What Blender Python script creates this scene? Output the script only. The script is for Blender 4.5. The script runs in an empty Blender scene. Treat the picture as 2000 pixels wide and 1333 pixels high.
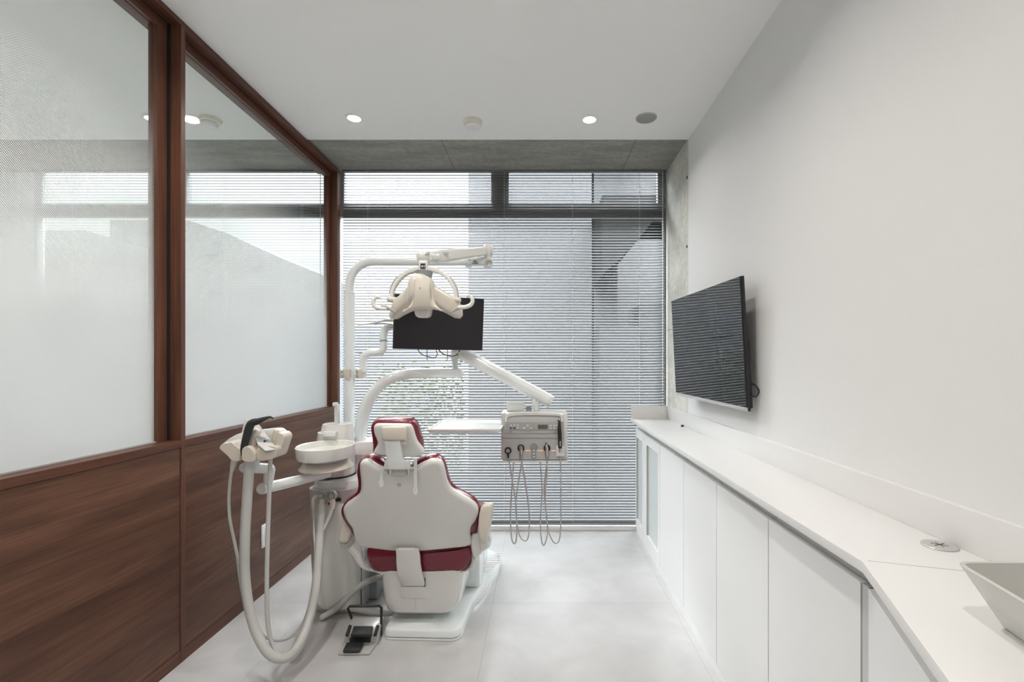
import bpy, bmesh, math, random
from mathutils import Vector, Matrix
R = math.radians
random.seed(7)
SC = bpy.context.scene
COL = SC.collection
F = 925.0                       # focal length in pixels of the 2000 px wide frame
CX, CY, EYE = 1054.0, 708.0, 1.218   # vanishing point and eye height

# ------------------------------------------------------------------ camera
cam_d = bpy.data.cameras.new('camera')
cam = bpy.data.objects.new('camera', cam_d); COL.objects.link(cam)
cam.location = (0, 0, EYE); cam.rotation_euler = (R(90), 0, 0)
cam_d.sensor_width = 36; cam_d.lens = F / 2000 * 36
cam_d.shift_x = -(CX - 1000) / 2000; cam_d.shift_y = (CY - 666.5) / 2000
cam_d.clip_start = 0.02; cam_d.clip_end = 200
SC.camera = cam
# ------------------------------------------------------------------ world: bright overcast sky
W = bpy.data.worlds.new('sky'); SC.world = W; W.use_nodes = True
bg = W.node_tree.nodes['Background']; wn = W.node_tree
bg.inputs[0].default_value = (0.93, 0.955, 1.0, 1)
SKY_LOW, SKY_HIGH = 1.25, 32.0      # hazy horizon, much brighter cloud overhead
g_ = wn.nodes.new('ShaderNodeTexCoord'); s_ = wn.nodes.new('ShaderNodeSeparateXYZ'); r_ = wn.nodes.new('ShaderNodeMapRange')
r_.interpolation_type = 'SMOOTHSTEP'; r_.inputs[1].default_value = .36; r_.inputs[2].default_value = .70
r_.inputs[3].default_value = SKY_LOW; r_.inputs[4].default_value = SKY_HIGH
wn.links.new(g_.outputs['Generated'], s_.inputs[0]); wn.links.new(s_.outputs[2], r_.inputs[0]); wn.links.new(r_.outputs[0], bg.inputs[1])
# ------------------------------------------------------------------ colour management and light paths
SC.view_settings.view_transform = 'Standard'; SC.view_settings.look = 'None'
SC.view_settings.gamma = 1; SC.view_settings.use_curve_mapping = False
SC.view_settings.exposure = 0.62
cy = SC.cycles
cy.max_bounces = 12; cy.diffuse_bounces = 7; cy.glossy_bounces = 5; cy.transmission_bounces = 6
cy.transparent_max_bounces = 16; cy.caustics_reflective = False; cy.caustics_refractive = False
cy.sample_clamp_indirect = 10.0; cy.use_denoising = True
LAMP_W = 5.6          # watts of each ceiling downlight
# ================================================================== helpers
def P(px, py, Y):
    """point at depth Y seen at photo pixel px, py"""
    return Vector(((px - CX) * Y / F, Y, EYE - (py - CY) * Y / F))

def Pz(px, py, z):
    Y = (EYE - z) * F / (py - CY)
    return Vector(((px - CX) * Y / F, Y, z))

def worldloc(o):
    v = Vector((0, 0, 0))
    while o is not None:
        v = v + o.location; o = o.parent
    return v

def tag(o, label=None, cat=None, group=None, kind=None):
    if label: o['label'] = label
    if cat: o['category'] = cat
    if group: o['group'] = group
    if kind: o['kind'] = kind
    return o

def thing(name, loc, label=None, cat=None, group=None, kind=None):
    o = bpy.data.objects.new(name, None); COL.objects.link(o)
    o.location = loc; o.empty_display_size = .1
    return tag(o, label, cat, group, kind)

def obj(name, bm, mat, parent=None, smooth=35, origin=None):
    bmesh.ops.recalc_face_normals(bm, faces=bm.faces)
    me = bpy.data.meshes.new(name)
    base = worldloc(parent) if parent is not None else Vector((0, 0, 0))
    if parent is None and origin is None:
        xs = [v.co for v in bm.verts]
        lo = Vector([min(c[i] for c in xs) for i in range(3)]); hi = Vector([max(c[i] for c in xs) for i in range(3)])
        origin = Vector(((lo.x + hi.x) / 2, (lo.y + hi.y) / 2, lo.z))
    off = Vector(origin) if origin is not None else base
    for v in bm.verts: v.co -= off
    bm.to_mesh(me); bm.free()
    for p in me.polygons: p.use_smooth = smooth > 0
    if smooth > 0: me.set_sharp_from_angle(angle=R(smooth))
    me.materials.append(mat)
    o = bpy.data.objects.new(name, me); COL.objects.link(o)
    o.location = off - base
    if parent is not None: o.parent = parent
    return o

def BM(): return bmesh.new()

def box(bm, a, b, bev=0.0, seg=2):
    a = Vector(a); b = Vector(b)
    lo = Vector((min(a.x, b.x), min(a.y, b.y), min(a.z, b.z))); hi = Vector((max(a.x, b.x), max(a.y, b.y), max(a.z, b.z)))
    r = bmesh.ops.create_cube(bm, size=1)
    vs = r['verts']
    for v in vs:
        v.co = Vector([(lo[i] + hi[i]) / 2 + v.co[i] * (hi[i] - lo[i]) for i in range(3)])
    if bev > 0:
        es = list({e for v in vs for e in v.link_edges})
        bmesh.ops.bevel(bm, geom=es, offset=bev, segments=seg, profile=.5, affect='EDGES')
    return bm

def hexa(bm, pts, bev=0.0, seg=2):
    """box from 8 points: bottom 4, top 4 in the same order"""
    vs = [bm.verts.new(p) for p in pts]
    fs = [(0, 1, 2, 3), (4, 5, 6, 7), (0, 1, 5, 4), (1, 2, 6, 5), (2, 3, 7, 6), (3, 0, 4, 7)]
    for f in fs: bm.faces.new([vs[i] for i in f])
    if bev > 0:
        es = list({e for v in vs for e in v.link_edges})
        bmesh.ops.recalc_face_normals(bm, faces=list({f for v in vs for f in v.link_faces}))
        bmesh.ops.bevel(bm, geom=es, offset=bev, segments=seg, profile=.5, affect='EDGES')
    return bm

def catmull(pts, n=6, closed=False):
    pts = [Vector(p) for p in pts]; out = []; m = len(pts)
    rng = range(m) if closed else range(m - 1)
    for i in rng:
        if closed: p0, p1, p2, p3 = pts[i - 1], pts[i], pts[(i + 1) % m], pts[(i + 2) % m]
        else:
            p1, p2 = pts[i], pts[i + 1]
            p0 = pts[i - 1] if i > 0 else p1 * 2 - p2
            p3 = pts[i + 2] if i + 2 < m else p2 * 2 - p1
        for k in range(n):
            t = k / n
            out.append(0.5 * ((2 * p1) + (p2 - p0) * t + (2 * p0 - 5 * p1 + 4 * p2 - p3) * t * t + (3 * p1 - p0 - 3 * p2 + p3) * t ** 3))
    if not closed: out.append(pts[-1])
    return out

def tube(bm, pts, r, seg=14, n=6, smooth=True, rnd=False, cap=True):
    """pts: path; r: radius or list per control point"""
    if isinstance(r, (int, float)): rs = [r] * len(pts)
    else: rs = list(r)
    path = catmull(pts, n) if smooth and len(pts) > 2 else [Vector(p) for p in pts]
    if smooth and len(pts) > 2:
        rr = [x.x for x in catmull([(q, 0, 0) for q in rs], n)]
    else: rr = rs
    if rnd:
        for end in (0, -1):
            p = path[end]; q = path[1] if end == 0 else path[-2]
            d = (p - q).normalized(); r0 = rr[end]
            ext = [(p + d * r0 * math.sin(a), r0 * math.cos(a)) for a in (R(30), R(55), R(75), R(88))]
            if end == 0:
                path = [e[0] for e in reversed(ext)] + path; rr = [e[1] for e in reversed(ext)] + rr
            else:
                path = path + [e[0] for e in ext]; rr = rr + [e[1] for e in ext]
    t = (path[1] - path[0]).normalized()
    up = Vector((0, 0, 1)) if abs(t.z) < .9 else Vector((1, 0, 0))
    nrm = t.cross(up).normalized(); rings = []
    for i, p in enumerate(path):
        if i == 0: tt = path[1] - path[0]
        elif i == len(path) - 1: tt = path[-1] - path[-2]
        else: tt = path[i + 1] - path[i - 1]
        tt.normalize()
        nrm = (nrm - tt * nrm.dot(tt)).normalized(); b = tt.cross(nrm)
        rings.append([bm.verts.new(p + (nrm * math.cos(2 * math.pi * k / seg) + b * math.sin(2 * math.pi * k / seg)) * max(rr[i], 1e-4)) for k in range(seg)])
    for a, c in zip(rings, rings[1:]):
        for k in range(seg): bm.faces.new((a[k], a[(k + 1) % seg], c[(k + 1) % seg], c[k]))
    if cap:
        bm.faces.new(rings[0]); bm.faces.new(rings[-1])
    return bm

def lathe(bm, prof, loc, seg=40, sx=1, sy=1, axis=None):
    """prof: list of (radius, height); revolved about z (or axis)"""
    loc = Vector(loc); rot = Matrix.Identity(3)
    if axis is not None: rot = Vector((0, 0, 1)).rotation_difference(Vector(axis)).to_matrix()
    rings = []
    for r, h in prof:
        if r < 1e-5: rings.append([bm.verts.new(loc + rot @ Vector((0, 0, h)))])
        else: rings.append([bm.verts.new(loc + rot @ Vector((r * sx * math.cos(2 * math.pi * k / seg), r * sy * math.sin(2 * math.pi * k / seg), h))) for k in range(seg)])
    for a, c in zip(rings, rings[1:]):
        for k in range(seg):
            k2 = (k + 1) % seg
            if len(a) == 1 and len(c) == 1: continue
            if len(a) == 1: bm.faces.new((a[0], c[k], c[k2]))
            elif len(c) == 1: bm.faces.new((a[k], a[k2], c[0]))
            else: bm.faces.new((a[k], a[k2], c[k2], c[k]))
    if len(rings[0]) > 1: bm.faces.new(rings[0])
    if len(rings[-1]) > 1: bm.faces.new(rings[-1])
    return bm

def layered(bm, loop, nrm, prof, bulge=None):
    """solid from a closed 3D loop: prof = [(inset, depth along nrm)...]; concave outlines allowed"""
    n = Vector(nrm).normalized(); m = len(loop); loop = [Vector(p) for p in loop]
    ctr = sum(loop, Vector()) / m
    area = sum(((loop[i] - ctr).cross(loop[(i + 1) % m] - ctr)).dot(n) for i in range(m))
    nin = []
    for i in range(m):
        t = (loop[(i + 1) % m] - loop[i - 1]); t -= n * t.dot(n); t.normalize()
        q = n.cross(t) if area > 0 else t.cross(n)
        nin.append(q)
    rings = [[bm.verts.new(loop[i] + nin[i] * ins + n * d) for i in range(m)] for ins, d in prof]
    for a, c in zip(rings, rings[1:]):
        for k in range(m): bm.faces.new((a[k], a[(k + 1) % m], c[(k + 1) % m], c[k]))
    for rg in (rings[0], rings[-1]):
        f = bm.faces.new(rg)
        bmesh.ops.triangulate(bm, faces=[f], ngon_method='BEAUTY')
    return bm

def prism(bm, loop2, a, b, axis='z', bev=0.0):
    """extrude a 2D outline between a and b along an axis"""
    def mk(u, v, w):
        return {'z': (u, v, w), 'y': (u, w, v), 'x': (w, u, v)}[axis]
    lo = [bm.verts.new(mk(u, v, a)) for u, v in loop2]; hi = [bm.verts.new(mk(u, v, b)) for u, v in loop2]
    m = len(lo); side = []
    for k in range(m): side.append(bm.faces.new((lo[k], lo[(k + 1) % m], hi[(k + 1) % m], hi[k])))
    f1 = bm.faces.new(lo); f2 = bm.faces.new(hi)
    if bev > 0:
        es = list(set(f1.edges) | set(f2.edges))
        bmesh.ops.recalc_face_normals(bm, faces=bm.faces)
        bmesh.ops.bevel(bm, geom=es, offset=bev, segments=3, profile=.5, affect='EDGES')
    return bm

def planepts(pxs, y0, z0, k):
    """photo outline onto the plane Y = y0 + k (z - z0)"""
    out = []
    for px, py in pxs:
        dz = -(py - CY) / F
        Y = (y0 + k * (EYE - z0)) / (1 - k * dz)
        out.append(P(px, py, Y))
    return out

def rrect(x0, y0, x1, y1, r, n=5):
    out = []
    for cx_, cy_, a0 in ((x1 - r, y1 - r, 0), (x0 + r, y1 - r, 90), (x0 + r, y0 + r, 180), (x1 - r, y0 + r, 270)):
        for i in range(n + 1):
            a = R(a0 + 90 * i / n); out.append((cx_ + r * math.cos(a), cy_ + r * math.sin(a)))
    return out

# ================================================================== materials
def mat(name, col=(.8, .8, .8), rough=.5, metal=0, coat=0, spec=.5, bump=None, trans=0):
    m = bpy.data.materials.new(name); m.use_nodes = True
    nt = m.node_tree; b = nt.nodes['Principled BSDF']
    b.inputs['Base Color'].default_value = (*col, 1); b.inputs['Roughness'].default_value = rough
    b.inputs['Metallic'].default_value = metal; b.inputs['Coat Weight'].default_value = coat
    b.inputs['Coat Roughness'].default_value = .08
    b.inputs['Specular IOR Level'].default_value = spec; b.inputs['Transmission Weight'].default_value = trans
    if bump:
        sc_, st = bump
        tc = nt.nodes.new('ShaderNodeTexCoord'); no = nt.nodes.new('ShaderNodeTexNoise'); bu = nt.nodes.new('ShaderNodeBump')
        no.inputs['Scale'].default_value = sc_; no.inputs['Detail'].default_value = 4; bu.inputs['Strength'].default_value = st
        bu.inputs['Distance'].default_value = .002
        nt.links.new(tc.outputs['Object'], no.inputs['Vector']); nt.links.new(no.outputs['Fac'], bu.inputs['Height'])
        nt.links.new(bu.outputs['Normal'], b.inputs['Normal'])
    return m

def ramp(nt, stops):
    r = nt.nodes.new('ShaderNodeValToRGB'); e = r.color_ramp.elements
    while len(e) < len(stops): e.new(.5)
    for i, (p, c) in enumerate(stops): e[i].position = p; e[i].color = (*c, 1)
    return r

def wood(name, grain='y', dark=(.045, .017, .009), mid=(.105, .043, .023), light=(.17, .075, .040)):
    m = mat(name, mid, .42, spec=.35); nt = m.node_tree; b = nt.nodes['Principled BSDF']; L = nt.links
    tc = nt.nodes.new('ShaderNodeTexCoord')
    mp = nt.nodes.new('ShaderNodeMapping')
    s = {'y': (9, .9, 9), 'z': (9, 9, .9), 'x': (.9, 9, 9)}[grain]
    mp.inputs['Scale'].default_value = s
    n1 = nt.nodes.new('ShaderNodeTexNoise'); n1.inputs['Scale'].default_value = 1.3; n1.inputs['Detail'].default_value = 7; n1.inputs['Roughness'].default_value = .62; n1.inputs['Distortion'].default_value = .5
    mp2 = nt.nodes.new('ShaderNodeMapping'); mp2.inputs['Scale'].default_value = tuple(v * (14 if v > 1 else 4) for v in s)
    n2 = nt.nodes.new('ShaderNodeTexNoise'); n2.inputs['Scale'].default_value = 1; n2.inputs['Detail'].default_value = 3
    L.new(tc.outputs['Object'], mp.inputs[0]); L.new(mp.outputs[0], n1.inputs['Vector'])
    L.new(tc.outputs['Object'], mp2.inputs[0]); L.new(mp2.outputs[0], n2.inputs['Vector'])
    r = ramp(nt, [(.28, dark), (.5, mid), (.74, light)]); L.new(n1.outputs['Fac'], r.inputs[0])
    r2 = ramp(nt, [(.3, (.72, .72, .72)), (.7, (1.12, 1.12, 1.12))]); L.new(n2.outputs['Fac'], r2.inputs[0])
    mx = nt.nodes.new('ShaderNodeMix'); mx.data_type = 'RGBA'; mx.blend_type = 'MULTIPLY'; mx.inputs[0].default_value = 1
    L.new(r.outputs[0], mx.inputs[6]); L.new(r2.outputs[0], mx.inputs[7]); L.new(mx.outputs[2], b.inputs['Base Color'])
    return m

def concrete(name, k=1.0, ms=(1.6, 7, 1.6)):
    m = mat(name, (.3, .3, .28), .75, spec=.3); nt = m.node_tree; b = nt.nodes['Principled BSDF']; L = nt.links
    tc = nt.nodes.new('ShaderNodeTexCoord')
    mp = nt.nodes.new('ShaderNodeMapping'); mp.inputs['Scale'].default_value = ms
    n1 = nt.nodes.new('ShaderNodeTexNoise'); n1.inputs['Scale'].default_value = 1.4; n1.inputs['Detail'].default_value = 8; n1.inputs['Roughness'].default_value = .6
    n2 = nt.nodes.new('ShaderNodeTexNoise'); n2.inputs['Scale'].default_value = 28; n2.inputs['Detail'].default_value = 5
    L.new(tc.outputs['Object'], mp.inputs[0]); L.new(mp.outputs[0], n1.inputs['Vector']); L.new(tc.outputs['Object'], n2.inputs['Vector'])
    r = ramp(nt, [(.3, (.25 * k, .25 * k, .225 * k)), (.5, (.34 * k, .34 * k, .31 * k)), (.66, (.40 * k, .395 * k, .36 * k))]); L.new(n1.outputs['Fac'], r.inputs[0])
    r2 = ramp(nt, [(.3, (.86, .86, .86)), (.65, (1.05, 1.05, 1.05))]); L.new(n2.outputs['Fac'], r2.inputs[0])
    mx = nt.nodes.new('ShaderNodeMix'); mx.data_type = 'RGBA'; mx.blend_type = 'MULTIPLY'; mx.inputs[0].default_value = 1
    L.new(r.outputs[0], mx.inputs[6]); L.new(r2.outputs[0], mx.inputs[7]); L.new(mx.outputs[2], b.inputs['Base Color'])
    return m

def floor_mat():
    m = mat('pale_stone_floor', (.6, .58, .56), .2, spec=.8); nt = m.node_tree; b = nt.nodes['Principled BSDF']; L = nt.links
    tc = nt.nodes.new('ShaderNodeTexCoord')
    n1 = nt.nodes.new('ShaderNodeTexNoise'); n1.inputs['Scale'].default_value = 3.2; n1.inputs['Detail'].default_value = 6; n1.inputs['Roughness'].default_value = .55; n1.inputs['Distortion'].default_value = .5
    n2 = nt.nodes.new('ShaderNodeTexNoise'); n2.inputs['Scale'].default_value = 9; n2.inputs['Detail'].default_value = 5
    L.new(tc.outputs['Object'], n1.inputs['Vector']); L.new(tc.outputs['Object'], n2.inputs['Vector'])
    r = ramp(nt, [(.25, (.46, .45, .445)), (.5, (.52, .512, .508)), (.75, (.58, .575, .575))]); L.new(n1.outputs['Fac'], r.inputs[0])
    r2 = ramp(nt, [(.2, (.965, .965, .965)), (.8, (1.03, 1.03, 1.03))]); L.new(n2.outputs['Fac'], r2.inputs[0])
    mx = nt.nodes.new('ShaderNodeMix'); mx.data_type = 'RGBA'; mx.blend_type = 'MULTIPLY'; mx.inputs[0].default_value = 1
    L.new(r.outputs[0], mx.inputs[6]); L.new(r2.outputs[0], mx.inputs[7])
    # joints of the large tiles
    mp = nt.nodes.new('ShaderNodeMapping'); mp.inputs['Location'].default_value = (.238 + 9, -2.397 + 9, 0)
    L.new(tc.outputs['Object'], mp.inputs[0])
    br = nt.nodes.new('ShaderNodeTexBrick'); br.offset = 0; br.squash = 1
    br.inputs['Color1'].default_value = (1, 1, 1, 1); br.inputs['Color2'].default_value = (.95, .95, .95, 1); br.inputs['Mortar'].default_value = (.80, .79, .78, 1)
    br.inputs['Scale'].default_value = 1; br.inputs['Mortar Size'].default_value = .0015; br.inputs['Brick Width'].default_value = .9; br.inputs['Row Height'].default_value = .9
    L.new(mp.outputs[0], br.inputs['Vector'])
    m2 = nt.nodes.new('ShaderNodeMix'); m2.data_type = 'RGBA'; m2.blend_type = 'MULTIPLY'; m2.inputs[0].default_value = 1
    L.new(mx.outputs[2], m2.inputs[6]); L.new(br.outputs[0], m2.inputs[7]); L.new(m2.outputs[2], b.inputs['Base Color'])
    return m

def clear_glass(name, tint=(.97, .99, .98), refl=1.0):
    m = bpy.data.materials.new(name); m.use_nodes = True; nt = m.node_tree; nt.nodes.clear(); L = nt.links
    out = nt.nodes.new('ShaderNodeOutputMaterial'); tr = nt.nodes.new('ShaderNodeBsdfTransparent'); gl = nt.nodes.new('ShaderNodeBsdfGlossy')
    tr.inputs[0].default_value = (*tint, 1); gl.inputs['Roughness'].default_value = .01
    lw = nt.nodes.new('ShaderNodeLayerWeight'); lw.inputs[0].default_value = .5
    pw = nt.nodes.new('ShaderNodeMath'); pw.operation = 'POWER'; pw.inputs[1].default_value = 5; L.new(lw.outputs['Facing'], pw.inputs[0])
    fr = nt.nodes.new('ShaderNodeMath'); fr.operation = 'MULTIPLY_ADD'; fr.inputs[1].default_value = .96; fr.inputs[2].default_value = .04; L.new(pw.outputs[0], fr.inputs[0])
    mu = nt.nodes.new('ShaderNodeMath'); mu.operation = 'MULTIPLY'; mu.inputs[1].default_value = refl
    mx = nt.nodes.new('ShaderNodeMixShader')
    L.new(fr.outputs[0], mu.inputs[0]); L.new(mu.outputs[0], mx.inputs[0]); L.new(tr.outputs[0], mx.inputs[1]); L.new(gl.outputs[0], mx.inputs[2]); L.new(mx.outputs[0], out.inputs[0])
    return m

def film_glass(name):
    """glass with a white halftone film: clear at the top, solid frosting towards the bottom"""
    m = clear_glass(name); nt = m.node_tree; L = nt.links
    out = [n for n in nt.nodes if n.type == 'OUTPUT_MATERIAL'][0]; mx = [n for n in nt.nodes if n.type == 'MIX_SHADER'][0]
    tc = nt.nodes.new('ShaderNodeTexCoord'); sp = nt.nodes.new('ShaderNodeSeparateXYZ'); L.new(tc.outputs['Object'], sp.inputs[0])
    def M(op, a, b=None, c=None):
        n = nt.nodes.new('ShaderNodeMath'); n.operation = op
        for i, v in enumerate((a, b, c)):
            if v is None: continue
            if isinstance(v, (int, float)): n.inputs[i].default_value = v
            else: L.new(v, n.inputs[i])
        return n.outputs[0]
    y, z = sp.outputs[1], sp.outputs[2]
    cov = nt.nodes.new('ShaderNodeMapRange'); cov.inputs[1].default_value = 2.22; cov.inputs[2].default_value = 1.12; cov.inputs[3].default_value = 0; cov.inputs[4].default_value = 1
    L.new(z, cov.inputs[0])
    S = .0056
    u = M('DIVIDE', M('ADD', y, z), S * 1.414); v = M('DIVIDE', M('SUBTRACT', z, y), S * 1.414)
    du = M('SUBTRACT', M('FRACT', u), .5); dv = M('SUBTRACT', M('FRACT', v), .5)
    d = M('SQRT', M('ADD', M('MULTIPLY', du, du), M('MULTIPLY', dv, dv)))
    rad = M('MULTIPLY', M('POWER', cov.outputs[0], .5), M('MULTIPLY_ADD', M('POWER', cov.outputs[0], 4), .16, .56))
    mask = M('LESS_THAN', d, rad)
    df = nt.nodes.new('ShaderNodeBsdfDiffuse'); df.inputs[0].default_value = (.80, .82, .83, 1)
    tl = nt.nodes.new('ShaderNodeBsdfTranslucent'); tl.inputs[0].default_value = (.86, .885, .895, 1)
    tp = nt.nodes.new('ShaderNodeBsdfTransparent'); tp.inputs[0].default_value = (.95, .98, .97, 1)
    a = nt.nodes.new('ShaderNodeMixShader'); a.inputs[0].default_value = .62; L.new(df.outputs[0], a.inputs[1]); L.new(tl.outputs[0], a.inputs[2])
    b = nt.nodes.new('ShaderNodeMixShader'); b.inputs[0].default_value = .06; L.new(a.outputs[0], b.inputs[1]); L.new(tp.outputs[0], b.inputs[2])
    gl = nt.nodes.new('ShaderNodeBsdfGlossy'); gl.inputs['Roughness'].default_value = .12
    c = nt.nodes.new('ShaderNodeMixShader'); c.inputs[0].default_value = .05; L.new(b.outputs[0], c.inputs[1]); L.new(gl.outputs[0], c.inputs[2])
    fin = nt.nodes.new('ShaderNodeMixShader'); L.new(mask, fin.inputs[0]); L.new(mx.outputs[0], fin.inputs[1]); L.new(c.outputs[0], fin.inputs[2])
    L.new(fin.outputs[0], out.inputs[0])
    return m

def emit(name, col, s):
    m = bpy.data.materials.new(name); m.use_nodes = True; nt = m.node_tree; nt.nodes.clear()
    o = nt.nodes.new('ShaderNodeOutputMaterial'); e = nt.nodes.new('ShaderNodeEmission')
    e.inputs[0].default_value = (*col, 1); e.inputs[1].default_value = s; nt.links.new(e.outputs[0], o.inputs[0]); return m

M_ = {
 'wall': mat('white_wallpaper', (.735, .735, .73), .6, spec=.3, bump=(260, .25)),
 'ceil': mat('white_ceiling', (.92, .92, .91), .7, spec=.25),
 'concrete': concrete('fair_faced_concrete'), 'concrete_lit': concrete('window_lit_concrete', 1.85, (1.6, 1.6, 2.2)), 'floor': floor_mat(),
 'groove': mat('dark_joint', (.10, .10, .09), .8), 'hole': mat('dark_hole', (.03, .03, .03), .8),
 'wood': wood('walnut_panel', 'y', (.055, .022, .013), (.120, .054, .033), (.185, .088, .054)), 'wood_z': wood('walnut_post', 'z', (.07, .026, .015), (.125, .050, .030), (.17, .075, .048)),
 'wood_rail': wood('walnut_rail', 'y', (.07, .026, .015), (.125, .050, .030), (.18, .078, .050)),
 'gap': mat('black_gap', (.008, .006, .005), .9), 'film': film_glass('halftone_film_glass'),
 'pane': clear_glass('window_glass', (.96, .98, .97), .8),
 'frame': mat('grey_window_frame', (.30, .305, .31), .45, spec=.3),
 'slat': mat('silver_grey_slat', (.175, .177, .182), .6, metal=0, spec=.12),
 'slat2': mat('next_room_slat', (.20, .20, .20), .6, spec=.15), 'cord': mat('white_cord', (.8, .8, .8), .7),
 'cab': mat('white_laminate', (.76, .76, .755), .38, spec=.4), 'top': mat('white_solid_surface', (.70, .69, .68), .28, spec=.45),
 'cabin': mat('cabinet_recess_white', (.66, .66, .65), .5),
 'frost': mat('frosted_cabinet_glass', (.60, .64, .64), .25, spec=.5, bump=(900, .2)),
 'plast': mat('white_gloss_plastic', (.68, .675, .65), .22, coat=.5), 'cream': mat('cream_gloss_plastic', (.60, .55, .48), .34, coat=.2),
 'enam': mat('pale_grey_enamel', (.76, .79, .79), .16, coat=.6), 'unitg': mat('warm_grey_plastic', (.46, .45, .44), .3, coat=.3),
 'silver': mat('silver_panel', (.50, .50, .49), .35, metal=.3), 'dgrey': mat('mid_grey_plastic', (.28, .30, .31), .4),
 'capg': mat('taupe_cap', (.40, .40, .385), .4),
 'red': mat('burgundy_vinyl', (.155, .006, .022), .26, spec=.55, coat=.25), 'black': mat('black_plastic', (.012, .012, .013), .4),
 'blackg': mat('black_rubber', (.018, .02, .02), .55), 'metal': mat('brushed_steel', (.55, .53, .50), .28, metal=1),
 'hose': mat('light_grey_hose', (.50, .50, .48), .42, bump=(500, .1)), 'hose2': mat('grey_silicone_hose', (.36, .355, .34), .4),
 'bowl': mat('glazed_ceramic', (.72, .72, .68), .12, coat=.6),
 'screen': mat('monitor_screen', (.012, .011, .013), .32, spec=.4), 'tv': mat('television_screen', (.003, .004, .005), .012, spec=.6),
 'lcd': mat('display_window', (.10, .11, .09), .3), 'btn': mat('pale_button', (.68, .68, .66), .4), 'blue': mat('blue_button', (.02, .02, .22), .4),
 'clear': mat('clear_plastic_strap', (.9, .9, .9), .2, trans=.25), 'cable': mat('black_cable', (.012, .012, .012), .5),
 'yellow': mat('yellow_band', (.6, .5, .02), .5), 'ivory': mat('ivory_plastic', (.78, .76, .66), .4),
 'mesh': mat('grey_speaker_grille', (.34, .34, .34), .6, bump=(800, .4)), 'keyp': mat('light_grey_plastic', (.42, .42, .41), .4), 'ink': mat('grey_print', (.16, .16, .16), .6),
 'white': mat('plain_white', (.85, .85, .85), .5), 'sink': mat('vessel_ceramic', (.50, .495, .465), .14, coat=.5),
 'out1': mat('pale_render_wall', (.07, .07, .072), .9, spec=0), 'out2': mat('grey_render_wall', (.045, .046, .048), .9, spec=0), 'out3': mat('dark_canopy', (.015, .015, .015), .9, spec=0),
 'out4': mat('distant_facade', (.085, .083, .081), .9, spec=0), 'outw': mat('distant_window', (.075, .08, .085), .6, spec=0), 'asph': mat('paving', (.08, .08, .078), .9, spec=0),
 'leaf': mat('hedge_leaves', (.075, .09, .045), .8, spec=0), 'orange': emit('orange_indicator', (1, .45, .2), 1.2),
 'glow': emit('lamp_lens', (1, .96, .88), 14.0), 'ledw': mat('lamp_reflector', (.8, .8, .8), .2),
}
def struct(name, bm, m, parent=None, smooth=0):
    o = obj(name, bm, m, parent, smooth, origin=(0, 0, 0) if parent is None else None)
    if parent is None: o['kind'] = 'structure'
    return o
# ================================================================== setting
H = 2.606; D1 = 2.952; D2 = 3.46; SOF = 2.62; XR = .927; XL = -1.45; YB = -1.3; XN = -4.3
struct('floor', box(BM(), (XN - .1, YB - .1, -.1), (XR + .1, 3.56, 0)), M_['floor'])
struct('ceiling', box(BM(), (XN - .1, YB - .1, H), (XR + .1, D1, H + .12)), M_['ceil'])
struct('wall_right', box(BM(), (XR, YB - .1, 0), (XR + .1, D1, H)), M_['wall'])
struct('wall_back', box(BM(), (XN - .1, YB - .1, 0), (XR, YB, H)), M_['wall'])
struct('wall_left_of_next_room', box(BM(), (XN - .1, YB, 0), (XN, 3.75, H)), M_['wall']).name = 'wall_far_left'
# concrete soffit over the window and concrete return on the right
t = thing('trim_1', (0, D1, SOF), kind='structure')
struct('soffit', box(BM(), (XN - .1, D1, SOF), (XR + .1, 3.51, SOF + .1)), M_['concrete'], t)
for x in (-.62, .605, -2.9): struct('formwork_joint', box(BM(), (x - .0015, D1 + .002, SOF - .0006), (x + .0015, D2, SOF + .001)), M_['groove'], t)
t = thing('trim_2', (XR, D1, 0), kind='structure')
struct('concrete_return', box(BM(), (XR + .003, D1, 0), (XR + .1, 3.53, SOF)), M_['concrete_lit'], t)  # lighter concrete colour stands in for window light spilling on the return
for z in (2.42, 1.78, 1.45): struct('formwork_joint', box(BM(), (XR + .0024, D1 + .004, z - .0012), (XR + .004, D2, z + .0012)), M_['groove'], t) if z == 1.45 else None
for px, py in ((1341, 347), (1341, 482)):
    Y = XR * F / (px - CX); p = P(px, py, Y)
    struct('tie_hole', lathe(BM(), [(.010, -.001), (.010, .002)], (XR + .003, p.y, p.z), 16, axis=(-1, 0, 0)), M_['hole'], t)
struct('wall_front_corner', box(BM(), (XN, D2 + .03, 0), (-3.72, 3.56, SOF)), M_['wall']).name = 'wall_front'
struct('trim_3', box(BM(), (XN, 3.432, 0), (XR, 3.53, .021), .002), M_['white'])
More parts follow.
